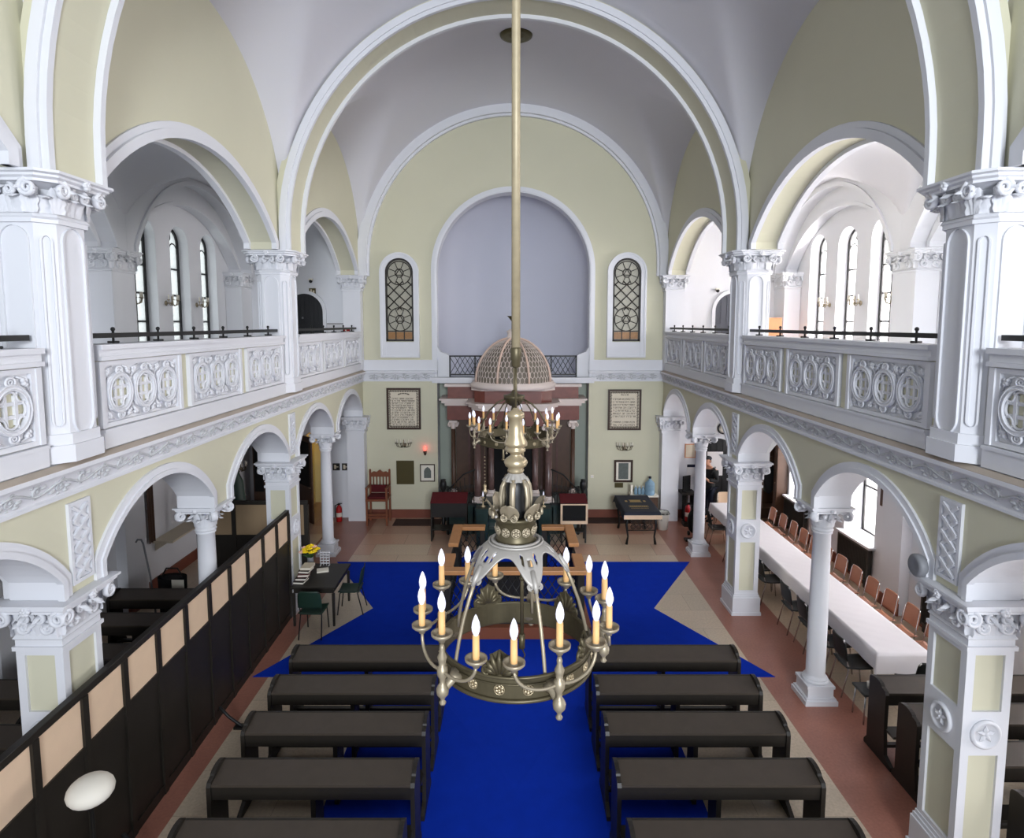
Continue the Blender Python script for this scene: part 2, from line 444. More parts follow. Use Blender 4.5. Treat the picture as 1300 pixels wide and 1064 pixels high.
# nave vaults
def smax(a, b): return 0.5 * (a + b + math.sqrt((a - b) ** 2 + 0.006))
mb = MB()
for (ya, yb) in BAYS:
    yc = (ya + yb) / 2; r = (yb - ya) / 2
    def vault(u, v, yc=yc, r=r):
        ph = PI * (u - 0.5); ps = PI * (v - 0.5)
        x = R_N * 1.012 * math.sin(ph); dy = math.sin(ps); q = math.cos(ps)
        zm = SP + R_N * math.cos(ph) + 0.4 * q * q * math.cos(ph)
        zc = 7.15 + 2.8 * q * (1 + 0.6 * (1 - abs(math.sin(ph))))
        return (x, yc + r * dy, smax(zm, zc))
    mb.grid(vault, 96, 72)
struct('ceiling', mb, 'vault')
# aisle and gallery ceilings
for sg, nm in SIDES:
    mb = MB()
    for c in UP_C:
        def gc(u, v, c=c, sg=sg):
            ps = PI * (v - 0.5); s = math.sin(ps); ph = PI * (u - 0.5)
            x = 5.9 + 1.24 * math.sin(ph)
            zy = 6.95 + 1.75 * math.cos(ps); zx = 6.95 + 1.6 * math.cos(ph) ** 0.8
            return (sg * x, c + 2.9 * s, smax(zy, zx))
        mb.grid(gc, 36, 36)
    struct('ceiling_' + nm, mb, 'vault')
    mb = MB(); mb.box(sg * (XW2 + 0.002), sg * 7.639, Y0, YB, 3.985, GF); struct('floor_' + nm, mb, 'white')

# ribs across the nave
def semi(R, n=48): return [(-R, 6.8)] + [(-R * math.cos(PI * i / n), SP + R * math.sin(PI * i / n)) for i in range(n + 1)] + [(R, 6.8)]
tn = [1]
def trim(mb, mats):
    tn[0] += 1; return struct('trim_%d' % tn[0], mb, mats)
for yr in (P1, P2):
    mb = MB()
    mb.band(semi(4.0), semi(4.3), cross, yr - 0.28, yr + 0.28, 1)
    mb.band(semi(3.985), semi(4.18), cross, yr - 0.34, yr - 0.27); mb.band(semi(4.05), semi(4.12), cross, yr - 0.37, yr - 0.33)
    mb.band(semi(3.93), semi(4.18), cross, yr + 0.27, yr + 0.34)
    trim(mb, ['white', 'green'])
mb = MB()
mb.band(semi(3.99), semi(4.25), cross, YB - 0.2, YB, 0); mb.band(semi(3.93), semi(4.0), cross, YB - 0.1, YB, 0)
niche = [(-2.12, 4.02)] + [(-2.12 * math.cos(PI * i / 40), 6.95 + 2.12 * math.sin(PI * i / 40)) for i in range(41)] + [(2.12, 4.02)]
mb.band(offset(niche, -0.02), offset(niche, 0.13), cross, YB - 0.05, YB + 0.02); mb.band(offset(niche, 0.0), offset(niche, 0.05), cross, YB - 0.09, YB + 0.02)
trim(mb, ['white'])

# mouldings round the arches
for sg, nm in SIDES:
    f = side(sg); mb = MB()
    for c in LOW_C:
        p = arch_path(c, 1.17, 2.95, 3.12, 0.6)
        mb.band(offset(p, -0.015), offset(p, 0.11), f, XW - 0.03, XW + 0.02); mb.band(offset(p, -0.025), offset(p, 0.035), f, XW - 0.05, XW + 0.01)
    for c in UP_C:
        p = arch_path(c, 2.35, 6.8, 6.92, 1.0)
        mb.band(offset(p, -0.02), offset(p, 0.15), f, XW - 0.03, XW + 0.03); mb.band(offset(p, -0.04), offset(p, 0.07), f, XW - 0.065, XW + 0.02)
        mb.band(offset(p, -0.06), offset(p, 0.02), f, XW2 - 0.08, XW2 + 0.02)
        p = arch_path(c, 2.56, 6.85, 6.95, 1.62)
        mb.band(offset(p, -0.02), offset(p, 0.07), f, 7.06, 7.12)
        q = arch_path(c, 2.45, 6.85, 6.95, 1.2); mb.band(offset(q, -0.02), offset(q, 0.06), f, 7.33, 7.365)
    trim(mb, ['white'])

# leafy frieze under the gallery and across the back wall
def frieze_unit():
    u = MB()
    L = 0.58
    pts = [(0.0 + L * i / 16, 0.0, 0.04 * math.sin(2 * PI * i / 16)) for i in range(17)]
    u.tube(pts, 0.011, 5)
    for k, (cx, s) in enumerate(((0.14, 1), (0.43, -1))):
        sp = []
        for i in range(15):
            a = i / 14 * 2.2 * PI; r = 0.062 * (1 - 0.75 * i / 14)
            sp.append((cx + r * math.cos(a + PI / 2), -0.006, s * (-0.012 + r * math.sin(a + PI / 2))))
        u.tube(sp, [0.014 - 0.008 * i / 14 for i in range(15)], 5)
        u.ball((cx, -0.012, -s * 0.012), 0.02, 6, 4)
        for j in range(6):
            aa = j * 1.05 + 0.4; u.ball((cx + 0.088 * math.cos(aa), -0.012, -s * 0.012 + 0.072 * math.sin(aa)), 0.02, 6, 4, 0, (1.3, 0.8, 0.7))
        for j in range(3):
            a = (0.25 + 0.5 * j) * (1 if k else -1)
            u.ball((cx + 0.1 * math.cos(a + 0.6) * (1 if j != 1 else -1), -0.004, -s * (0.03 + 0.022 * j)), 0.028, 6, 4, 0, (1.5, 0.5, 0.6))
    return u
FU = frieze_unit()
CORN = [(0, 3.9), (-0.045, 3.9), (-0.045, 3.925), (-0.02, 3.94), (-0.025, 3.96), (-0.08, 4.12), (-0.12, 4.125), (-0.14, 4.15), (-0.14, 4.19), (0.02, 4.235)]
for sg, nm in SIDES:
    mb = MB()
    mb.prism(CORN, lambda a, b, t, sg=sg: (sg * (XW + a), t, b), Y0, YB)
    mb.prism([(-0.139, 4.19), (-0.139, 4.194), (-0.055, 4.226), (-0.055, 4.2)], lambda a, b, t, sg=sg: (sg * (XW + a), t, b), Y0 + 0.01, YB - 0.22, 1)
    n = int((YB - Y0) / 0.58)
    for i in range(n):
        T = Matrix.Translation((sg * (XW - 0.062), Y0 + 0.02 + i * 0.58, 4.04)) @ Matrix.Rotation(PI / 2, 4, 'Z') @ Matrix.Rotation(-sg * 0.33, 4, 'X')
        if sg < 0: T = T @ Matrix.Scale(-1, 4, (0, 1, 0))
        mb.merge(FU, T, 2)
    trim(mb, ['white', 'dust', 'relief'])
mb = MB()
for s in (-1, 1):
    xa, xb = sorted((s * 2.1, s * 4.2))
    mb.prism(CORN, lambda a, b, t: (t, YB + a, b), xa, xb)
    mb.box(xa, xb, YB - 0.06, YB, 4.2, 4.5)
    for i in range(3):
        mb.merge(FU, Matrix.Translation((xa + 0.2 + i * 0.58, YB - 0.062, 4.04)) @ Matrix.Rotation(0.33, 4, 'X'), 1)
trim(mb, ['white', 'relief'])

# crossed-strap panels above the lower piers
for sg, nm in SIDES:
    mb = MB(); f = side(sg)
    for y, hw in ((P1, 0.15), (P2, 0.15)):
        z0, z1 = 3.03, 3.82
        for a, b, c, d in ((y - hw, y + hw, z0, z0 + 0.035), (y - hw, y + hw, z1 - 0.035, z1), (y - hw, y - hw + 0.035, z0 + 0.035, z1 - 0.035), (y + hw - 0.035, y + hw, z0 + 0.035, z1 - 0.035)):
            mb.box(sg * (XW - 0.03), sg * XW, a, b, c, d)
        mb.box(sg * (XW - 0.008), sg * (XW - 0.001), y - hw + 0.03, y + hw - 0.03, z0 + 0.03, z1 - 0.03)
        st = (z1 - z0 - 0.1) / 5
        for k in range(5):
            za = z0 + 0.05 + k * st
            for q in (-1, 1):
                mb.bar((sg * (XW - 0.022 - 0.003 * q), y - q * 0.1, za), (sg * (XW - 0.022 - 0.003 * q), y + q * 0.1, za + st), 0.03, 0.03, 0, (1, 0, 0))
    trim(mb, ['white'])

# skirting
for nm, b in (('back', [(-XW2, -2.12, YB - 0.03, YB), (2.12, XW2, YB - 0.03, YB), (-7.4, -6.1, YB - 0.03, YB), (XW2, 5.3, YB - 0.03, YB)]),
              ('right', [(XO - 0.03, XO, Y0, YB)]), ('left', [(-XO, -XO + 0.03, Y0, YB)])):
    mb = MB()
    for x0, x1, y0, y1 in b: mb.box(x0, x1, y0, y1, 0, 0.24)
    if nm != 'back':
        s = 1 if nm == 'right' else -1
        for y, w in ((P1, 0.32), (P2, 0.32)): mb.box(s * 7.22, s * 7.26, y - w - 0.03, y + w + 0.03, 0, 0.24)
        for y in (8.72, 14.5): mb.box(s * 7.30, s * 7.34, y - 0.28, y + 0.28, 0, 0.24)
    struct('baseboard_' + nm, mb, 'skirting')

# ---------------------------------------------------------------- windows
def arched_window(n, sg, y, dim):
    f = side(sg)
    p = arch_path(y, 0.36, 4.97, 7.32, 0.36)
    fr = MB()
    fr.band(offset(p, -0.045), offset(p, 0.03), f, 7.86, 7.93); fr.box(sg * 7.86, sg * 7.93, y - 0.38, y + 0.38, 4.95, 5.01)
    for z in (5.55, 6.15, 6.75): fr.box(sg * 7.87, sg * 7.92, y - 0.36, y + 0.36, z - 0.018, z + 0.018)
    fr.box(sg * 7.87, sg * 7.92, y - 0.018, y + 0.018, 4.97, 7.12)
    for s in (-1, 1):
        fr.tube([(sg * 7.89, y + s * 0.18 + 0.18 * math.cos(PI * i / 10), 7.12 + 0.22 * math.sin(PI * i / 10)) for i in range(11)], 0.017, 5)
    fr.tube([(sg * 7.89, y + 0.09 * math.cos(2 * PI * i / 14), 7.48 + 0.09 * math.sin(2 * PI * i / 14)) for i in range(14)], 0.015, 5, True)
    o = struct('window_%d' % n, fr, 'black')
    g = MB(); g.prism(p, f, 7.885, 7.895)
    g.build('window_pane', 'panedim' if dim else 'pane', o)
    return o
wn = 0
for sg, nm in SIDES:
    for c in UP_C:
        for d in (-1.36, 0, 1.36):
            wn += 1; arched_window(wn, sg, c + d, sg < 0)
for y in (13.06, 15.86, 10.17, 7.27, 4.37):
    wn += 1
    fr = MB()
    for a, b, c, d in ((-0.58, 0.58, 0.87, 0.93), (-0.58, 0.58, 2.94, 3.0), (-0.58, -0.52, 0.87, 3.0), (0.52, 0.58, 0.87, 3.0), (-0.02, 0.02, 0.9, 3.0), (-0.56, 0.56, 1.9, 1.94)):
        fr.box(7.84, 7.9, y + a, y + b, c, d)
    o = struct('window_%d' % wn, fr, 'black')
    g = MB(); g.box(7.868, 7.874, y - 0.55, y + 0.55, 0.9, 2.97); g.build('window_pane', 'pane', o)
    s = MB(); s.box(7.3, 7.86, y - 0.66, y + 0.66, 0.85, 0.9); s.build('window_sill', 'white', o, bevel=0.008)

# leaded windows beside the niche
for k, s in enumerate((-1, 1)):
    wn += 1; xc = s * 3.12; hs = 0.385; z0, sp = 5.02, 6.9
    p = arch_path(xc, hs, z0, sp, hs - 0.001)
    fr = MB()
    q = arch_path(xc, hs, 4.62, sp, hs - 0.001)
    fr.band(offset(q, 0.0), offset(q, 0.13), cross, YB - 0.11, YB); fr.band(offset(q, 0.1), offset(q, 0.15), cross, YB - 0.14, YB)
    fr.box(xc - hs, xc + hs, YB - 0.1, YB, 4.62, 5.0)
    fr.box(xc - hs - 0.15, xc + hs + 0.15, YB - 0.14, YB, 4.57, 4.62)
    o = struct('window_%d' % wn, fr, 'white')
    g = MB(); g.prism(arch_path(xc, hs, z0, sp, hs - 0.001), cross, YB - 0.03, YB - 0.005); g.build('window_pane', 'glass_dark', o)
    a = MB()
    for i in range(3): a.box(xc - 0.33 + i * 0.225, xc - 0.12 + i * 0.225, YB - 0.04, YB - 0.03, z0 + 0.06, z0 + 0.25)
    a.build('amber_pane', 'amber', o)
    l = MB()
    l.band(offset(p, -0.05), offset(p, 0.0), cross, YB - 0.07, YB - 0.02); l.box(xc - hs, xc + hs, YB - 0.07, YB - 0.02, z0, z0 + 0.05)
    l.box(xc - hs, xc + hs, YB - 0.06, YB - 0.03, z0 + 0.26, z0 + 0.29)
    for i in (1, 2): l.box(xc - 0.345 + i * 0.23 - 0.012, xc - 0.345 + i * 0.23 + 0.012, YB - 0.06, YB - 0.03, z0, z0 + 0.27)
    def ring(cx, cz, r, t=0.014): l.tube([(cx + r * math.cos(2 * PI * i / 28), YB - 0.045, cz + r * math.sin(2 * PI * i / 28)) for i in range(28)], t, 5, True)
    for cz in (z0 + 0.6, sp - 0.02):
        ring(xc, cz, 0.32); ring(xc, cz, 0.11)
        tri = [(xc + 0.11 * math.cos(PI / 2 + 2 * PI * i / 3), YB - 0.045, cz + 0.11 * math.sin(PI / 2 + 2 * PI * i / 3)) for i in range(3)]
        for i in range(3): l.rod(tri[i], tri[(i + 1) % 3], 0.012, 5)
        for i in range(8):
            a_ = PI / 8 + PI / 4 * i
            l.rod((xc + 0.11 * math.cos(a_), YB - 0.045, cz + 0.11 * math.sin(a_)), (xc + 0.32 * math.cos(a_), YB - 0.045, cz + 0.32 * math.sin(a_)), 0.01, 5)
    zl, zh = z0 + 0.85, sp - 0.25
    st = (zh - zl) / 2.5
    for i in range(-2, 4):
        for q in (-1, 1):
            pts = []
            xa = xc - q * hs; za = zl + i * st
            xb = xc + q * hs; zb = za + 0.77
            # clip to the lozenge field
            ta = max(0, (zl - za) / 0.77); tb = min(1, (zh - za) / 0.77)
            if tb - ta > 0.02: l.rod((xa + (xb - xa) * ta, YB - 0.045, za + 0.77 * ta), (xa + (xb - xa) * tb, YB - 0.045, za + 0.77 * tb), 0.016, 5)
    l.build('lead_cames', 'lead', o)
# ================================================================== COLUMNS, PIERS, GALLERY FRONTS
def leaf(base, out, tan, h, w, curl, mb, mi=0):
    base = Vector(base); out = Vector(out).normalized(); tan = Vector(tan).normalized(); up = Vector((0, 0, 1))
    def fn(u, v):
        t = u; s = v * 2 - 1
        if t < 0.7: z = h * t / 0.7 * 0.92; o = 0.012 + curl * 0.4 * (t / 0.7) ** 1.6
        else:
            a = (t - 0.7) / 0.3 * PI * 0.9; z = h * (0.92 + 0.08 * math.sin(a) - 0.10 * (1 - math.cos(a))); o = 0.012 + curl * (0.4 + 0.45 * (1 - math.cos(a)) * 0.7)
        ww = w * (0.55 + 0.55 * math.sin(PI * min(1, t * 0.95 + 0.12))) * (1 + 0.12 * math.sin(t * 22)) * (1 if t < 0.93 else 0.55)
        o -= 0.3 * curl * abs(s) ** 1.5 * min(1, t * 2); o += 0.045 * math.cos(s * PI * 2.5) * h * (1 - 0.3 * t)
        return base + up * z + out * (o + 0.006) + tan * (s * ww / 2)
    mb.grid(fn, 9, 6, True, mi)
def spiral(mb, c, e1, e2, r, th, n=20, turns=1.9, mi=0, flat=1.6):
    c = Vector(c); e1 = Vector(e1); e2 = Vector(e2); pts = []; rr = []
    for i in range(n + 1):
        t = i / n; a = -turns * 2 * PI * t + PI / 2; q = r * (1 - 0.82 * t)
        pts.append(c + e1 * (q * math.cos(a)) + e2 * (q * math.sin(a))); rr.append(th * (1 - 0.45 * t))
    mb.tube(pts, rr, 6, mi=mi, flat=flat)
def capital(poly, h, over, round_=False, rich=True):
    octo_ = len(poly) == 8
    """poly: CCW plan of the shaft top; grows out to the abacus"""
    mb = MB(); n = len(poly)
    def ring(d, z):
        return [(p[0] + d * (1 if p[0] > 1e-6 else -1 if p[0] < -1e-6 else 0), p[1] + d * (1 if p[1] > 1e-6 else -1 if p[1] < -1e-6 else 0), z) for p in poly]
    def ringr(d, z):
        out = []
        for p in poly:
            l = math.hypot(*p); out.append((p[0] * (1 + d / l), p[1] * (1 + d / l), z))
        return out
    R = ringr if round_ else ring
    lv = [(0.012, 0), (0.03, 0.02 * h / 0.4), (0.012, 0.05 * h / 0.4), (-0.01, 0.07 * h / 0.4), (-0.01, h * 0.5), (0.01, h * 0.66), (over * 0.55, h * 0.77)]
    vs = []; fs = []
    for d, z in lv: vs += R(d, z)
    for k in range(len(lv) - 1):
        for i in range(n):
            j = (i + 1) % n; fs.append((k * n + i, k * n + j, (k + 1) * n + j, (k + 1) * n + i))
    fs.append(tuple(range(n))[::-1]); fs.append(tuple((len(lv) - 1) * n + i for i in range(n)))
    mb.add(vs, fs, round_)
    if round_:
        r0 = math.hypot(*poly[0]); rim = r0 + over
        for row, (cnt, hh, z0, off) in enumerate(((8, h * 0.36, h * 0.16, 0), (8, h * 0.58, h * 0.16, PI / 8))):
            for i in range(cnt):
                a = off + 2 * PI * i / cnt; d = (math.cos(a), math.sin(a), 0)
                leaf((d[0] * (r0 + 0.004), d[1] * (r0 + 0.004), z0), d, (-d[1], d[0], 0), hh, 0.11 if row == 0 else 0.09, over * (0.7 if row == 0 else 0.9), mb)
        sq = rim
    else:
        for i in range(n):
            a, b = Vector(poly[i] + (0,)), Vector(poly[(i + 1) % n] + (0,))
            t = (b - a); L = t.length; t.normalize(); o = Vector((t.y, -t.x, 0))
            cnt = max(1, round(L / 0.16))
            for q in range(cnt):
                p = a + t * (L * (q + 0.5) / cnt); leaf((p.x, p.y, h * 0.13), o, t, h * 0.4, L / cnt * 0.95, over * 0.75, mb)
            for q in range(cnt + 1):
                p = a + t * (L * q / cnt); leaf((p.x, p.y, h * 0.13), o if 0 < q < cnt else (o + t * (1 if q else -1)).normalized(), t, h * 0.6, L / cnt * 0.75, over * 0.95, mb)
            if L > 0.24 and rich:
                if not octo_:
                    for s in (-1, 1): spiral(mb, a + t * (L / 2 + s * L * 0.25) + o * 0.035 + Vector((0, 0, h * 0.34)), t * s, Vector((0, 0, 1)), h * 0.17, h * 0.05)
                m = a + t * (L / 2)
                for s in (-1, 1):
                    spiral(mb, m + o * (over * 0.62) + t * (s * (L / 2 + over * 0.35)) + Vector((0, 0, h * 0.62)), t * (-s), Vector((0, 0, 1)), h * 0.19, h * 0.055)
                    spiral(mb, m + o * (over * 0.45) + t * (s * L * 0.17) + Vector((0, 0, h * 0.6)), t * s, Vector((0, 0, 1)), h * 0.13, h * 0.04)
                # fleuron
                c = m + o * (over * 0.92) + Vector((0, 0, h * 0.86))
                for q in range(6):
                    aa = 2 * PI * q / 6; mb.ball(c + t * (h * 0.07 * math.cos(aa)) + Vector((0, 0, h * 0.07 * math.sin(aa))), h * 0.06, 6, 4)
                mb.ball(c + o * 0.01, h * 0.05, 6, 4)
        sq = None
    # abacus
    if sq is not None:
        ab = [(-sq, -sq), (sq, -sq), (sq, sq), (-sq, sq)]
        for (x, y) in ab:
            d = Vector((x, y, 0)).normalized(); c = d * (sq * 1.12) + Vector((0, 0, h * 0.66))
            spiral(mb, c, d, Vector((0, 0, 1)), h * 0.17, h * 0.06, flat=2.2)
        for d in ((1, 0), (0, 1), (-1, 0), (0, -1)): mb.ball((d[0] * sq * 0.95, d[1] * sq * 0.95, h * 0.88), h * 0.1, 8, 5, 0, (1, 1, 1))
        rings = [(0.0 - over * 0.25, 0.76), (0.0 - over * 0.25, 0.82), (-0.01, 0.86), (-0.01, 0.92), (0.015, 0.94), (0.015, 1.0)]
        base = ab
    else:
        rings = [(over * 0.7, 0.76), (over * 0.7, 0.82), (over * 0.85, 0.86), (over * 0.85, 0.91), (over, 0.94), (over, 1.0)]; base = None
    vs = []; fs = []; nb = 4 if base else n
    for d, z in rings:
        if base: vs += [(p[0] + d * (1 if p[0] > 0 else -1), p[1] + d * (1 if p[1] > 0 else -1), z * h) for p in base]
        else: vs += ring(d, z * h)
    for k in range(len(rings) - 1):
        for i in range(nb):
            j = (i + 1) % nb; fs.append((k * nb + i, k * nb + j, (k + 1) * nb + j, (k + 1) * nb + i))
    fs.append(tuple(range(nb))[::-1]); fs.append(tuple((len(rings) - 1) * nb + i for i in range(nb)))
    mb.add(vs, fs, False)
    return mb
def rect(w, d): return [(-w, -d), (w, -d), (w, d), (-w, d)]
def octo(w, d, c): return [(-w + c, -d), (w - c, -d), (w, -d + c), (w, d - c), (w - c, d), (-w + c, d), (-w, d - c), (-w, -d + c)]

# round columns of the aisles
cap_round = capital([(0.118 * math.cos(2 * PI * i / 24), 0.118 * math.sin(2 * PI * i / 24)) for i in range(24)], 0.4, 0.17, True).mesh('capital', 'white')
sh = MB(); sh.lathe([(0.145, 0.30), (0.165, 0.32), (0.165, 0.345), (0.14, 0.36), (0.132, 0.39), (0.132, 1.2), (0.124, 2.0), (0.118, 2.5), (0.135, 2.515), (0.135, 2.54), (0.118, 2.55)], 28)
shaft_round = sh.mesh('shaft', 'white')
bs = MB(); bs.box(-0.235, 0.235, -0.235, 0.235, 0, 0.07); bs.box(-0.215, 0.215, -0.215, 0.215, 0.07, 0.1); bs.box(-0.185, 0.185, -0.185, 0.185, 0.1, 0.24); bs.box(-0.2, 0.2, -0.2, 0.2, 0.24, 0.28); bs.lathe([(0.17, 0.28), (0.19, 0.30), (0.17, 0.325)], 24)
base_round = bs.mesh('base', 'white')
def column(sg, y, label):
    t = thing('column', label, 'column', (sg * 4.44, y, 0), group='round white columns of the lower arcade', kind='thing')
    part('base', base_round, t); part('shaft', shaft_round, t); part('capital', cap_round, t, (0, 0, 2.547))
column(-1, 8.72, 'slim round white column rising behind the panelled partition on the left')
column(-1, 14.5, 'slim round white column beside the lit doorway at the far left')
column(1, 8.72, 'slim round white column nearest the photographer, in front of the long white table')
column(1, 14.5, 'slim round white column hiding part of the standing person at the far right')

# square lower piers
PW, PD = 0.19, 0.24
def pier_meshes(w, d):
    s = MB(); s.box(-w, w, -d, d, 0.42, 2.46)
    # raised frame strips around sunk panels
    def frame(fn, hw, z0, z1):
        for a, b, c, e in ((-hw, hw, z1 - 0.05, z1), (-hw, hw, z0, z0 + 0.05), (-hw, -hw + 0.05, z0 + 0.05, z1 - 0.05), (hw - 0.05, hw, z0 + 0.05, z1 - 0.05)): fn(a, b, c, e)
    for z0, z1 in ((0.42, 1.46), (1.80, 2.46)):
        for q in (-1, 1):
            frame(lambda a, b, c, e: s.box(a, b, q * d, q * (d + 0.03), c, e), w, z0, z1)
            frame(lambda a, b, c, e: s.box(q * w, q * (w + 0.03), a, b, c, e), d, z0, z1)
    for q in (-1, 1):
        s.box(-w - 0.0, w, q * d, q * (d + 0.03), 1.46, 1.80); s.box(q * w, q * (w + 0.03), -d, d, 1.46, 1.80)
    for q in (-1, 1):
        for r in (-1, 1): s.box(q * w, q * (w + 0.03), r * d, r * (d + 0.03), 0.42, 2.46)
    s.box(-w - 0.05, w + 0.05, -d - 0.05, d + 0.05, 2.46, 2.5); s.box(-w - 0.03, w + 0.03, -d - 0.03, d + 0.03, 2.5, 2.56)
    p = MB()
    for z0, z1 in ((0.47, 1.41), (1.85, 2.41)):
        for q in (-1, 1):
            p.box(-w + 0.05, w - 0.05, q * (d + 0.001), q * (d + 0.004), z0, z1); p.box(q * (w + 0.001), q * (w + 0.004), -d + 0.05, d - 0.05, z0, z1)
    r = []
    for k in range(4):
        Mx = Matrix.Rotation(k * PI / 2, 4, 'Z'); off = (d if k % 2 == 0 else w) + 0.03
        u = MB()
        u.lathe([(0.145, 0), (0.145, 0.02), (0.125, 0.035), (0.11, 0.02), (0.10, 0.006), (0.0, 0.006)], 24)
        for j in range(5):
            a = 2 * PI * j / 5 + PI / 2
            u.add([(0.015 * math.cos(a - 1.2), 0.015 * math.sin(a - 1.2), 0.02), (0.05 * math.cos(a - 0.5), 0.05 * math.sin(a - 0.5), 0.012), (0.09 * math.cos(a), 0.09 * math.sin(a), 0.014), (0.05 * math.cos(a + 0.5), 0.05 * math.sin(a + 0.5), 0.012), (0.015 * math.cos(a + 1.2), 0.015 * math.sin(a + 1.2), 0.02), (0.05 * math.cos(a), 0.05 * math.sin(a), 0.036)], [(0, 1, 5), (1, 2, 5), (2, 3, 5), (3, 4, 5), (4, 0, 5)])
        u.ball((0, 0, 0.025), 0.016, 8, 5)
        r.append(MB().merge(u, Mx @ Matrix.Translation((0, -off, 1.63)) @ Matrix.Rotation(PI / 2, 4, 'X')).mesh('rosette', 'white'))
    b = MB(); b.box(-w - 0.09, w + 0.09, -d - 0.09, d + 0.09, 0, 0.06); b.box(-w - 0.07, w + 0.07, -d - 0.07, d + 0.07, 0.06, 0.34); b.box(-w - 0.055, w + 0.055, -d - 0.055, d + 0.055, 0.34, 0.38); b.box(-w - 0.04, w + 0.04, -d - 0.04, d + 0.04, 0.38, 0.42)
    c = capital(rect(w + 0.015, d + 0.015), 0.39, 0.16)
    return s.mesh('shaft', 'white'), p.mesh('inset_panel', 'green'), r, b.mesh('base', 'white'), c.mesh('capital', 'white')
PM = pier_meshes(PW, PD)
def pier(sg, y, label):
    t = thing('square_pier', label, 'pier', (sg * (4.45 if y < 7 else 4.4), y, 0), group='square panelled piers of the lower arcade', kind='thing')
    for n, m, z in zip(('shaft', 'inset_panel', 'rosette', 'base', 'capital'), PM, (0, 0, 0, 0, 2.557)):
        for mm in (m if isinstance(m, list) else [m]): part(n, mm, t, (0, 0, z), 0, 'pale green inset panels' if n == 'inset_panel' else None)
pier(-1, P1, 'square white pier at the left edge, cut by the near end of the partition')
pier(-1, P2, 'square white pier at the far end of the panelled partition on the left')
pier(1, P1, 'square white pier nearest on the right, in front of the end of the white table')
pier(1, P2, 'square white pier with carved rosette standing beside the star carpet on the right')
# half piers against the back wall
hb = MB(); hb.box(-0.24, 0.24, -0.16, 0.16, 0, 2.5); hb.box(-0.27, 0.27, -0.19, 0.16, 2.5, 2.56)
hb_m = hb.mesh('shaft', 'white'); hc_m = capital(rect(0.24, 0.16), 0.39, 0.13).mesh('capital', 'white')
for sg, lab in ((-1, 'plain white half pier against the back wall behind the fire extinguisher on the left'), (1, 'plain white half pier against the back wall behind the white bin on the right')):
    t = thing('half_pier', lab, 'pier', (sg * 4.36, 17.12, 0), kind='thing'); part('shaft', hb_m, t); part('capital', hc_m, t, (0, 0, 2.56))

# gallery piers
UW, UD = 0.29, 0.30
gs = MB()
oc = octo(UW, UD, 0.12)
gs.prism(oc, lambda a, b, t: (a, b, t), 4.5, 6.38)
def scaled(d): return octo(UW + d, UD + d, 0.12 + d * 0.6)
gs.prism(scaled(0.03), lambda a, b, t: (a, b, t), 6.38, 6.42)
gs.prism(scaled(0.05), lambda a, b, t: (a, b, t), 4.24, 4.40); gs.prism(scaled(0.025), lambda a, b, t: (a, b, t), 4.40, 4.5)
# flutes: raised rims of long round-ended fields
for i in range(8):
    a = Vector(oc[i] + (0,)); b = Vector(oc[(i + 1) % 8] + (0,)); t = (b - a); L = t.length; t.normalize(); o = Vector((t.y, -t.x, 0)); m = (a + b) / 2
    hw = L / 2 - 0.035
    if hw < 0.03: continue
    pts = [(-hw, 4.62)] + [(-hw * math.cos(PI * k / 10), 6.22 + hw * math.sin(PI * k / 10)) for k in range(11)] + [(hw, 4.62)] + [(hw * math.cos(PI * k / 10), 4.62 - hw * math.sin(PI * k / 10)) for k in range(1, 10)]
    inn = [(x * (hw - 0.018) / hw, z) for x, z in pts]
    gs.band(inn, pts, lambda x, z, q, m=m, t=t, o=o: tuple(m + t * x + o * q + Vector((0, 0, z))), -0.005, 0.022, closed=True)
gs_m = gs.mesh('shaft', 'white'); gc_m = capital(scaled(0.01), 0.39, 0.18).mesh('capital', 'white')
def gpier(sg, y, label):
    t = thing('gallery_pier', label, 'pier', (sg * 4.37, y, 0), group='fluted gallery piers', kind='thing')
    part('shaft', gs_m, t); part('capital', gc_m, t, (0, 0, 6.41))
gpier(-1, P1, 'fluted white gallery pier filling the left edge of the view')
gpier(-1, P2, 'fluted white gallery pier between the two left balcony fronts')
gpier(1, P1, 'fluted white gallery pier near the right edge of the view')
gpier(1, P2, 'fluted white gallery pier between the two right balcony fronts')
hg = MB(); hg.box(-0.24, 0.24, -0.14, 0.14, 4.24, 6.42); hg.box(-0.27, 0.27, -0.17, 0.14, 6.38, 6.42)
hg_m = hg.mesh('shaft', 'white'); hgc_m = capital(rect(0.24, 0.14), 0.38, 0.14).mesh('capital', 'white')
for sg, lab in ((-1, 'white half pier at the back end of the left balcony, above the far corner'), (1, 'white half pier at the back end of the right balcony, above the far corner')):
    t = thing('half_pier', lab, 'pier', (sg * 4.38, 17.14, 0), kind='thing'); part('shaft', hg_m, t); part('capital', hgc_m, t, (0, 0, 6.42))
# outer pilasters of the galleries
op = MB(); op.box(-0.215, 0.215, -0.34, 0.34, GF + 0.002, 6.435); op_m = op.mesh('shaft', 'white'); opc_m = capital(rect(0.215, 0.34), 0.41, 0.12, rich=True).mesh('capital', 'white')
for sg, nm in SIDES:
    for y, lab in ((P1, 'white gallery pilaster on the outer wall nearest on the %s'), (P2, 'white gallery pilaster on the outer wall beside the first tall window on the %s'), (17.0, 'white gallery pilaster in the far outer corner on the %s')):
        t = thing('wall_pilaster', lab % nm, 'pilaster', (sg * 7.415, y, 0), kind='thing'); part('shaft', op_m, t); part('capital', opc_m, t, (0, 0, 6.435))

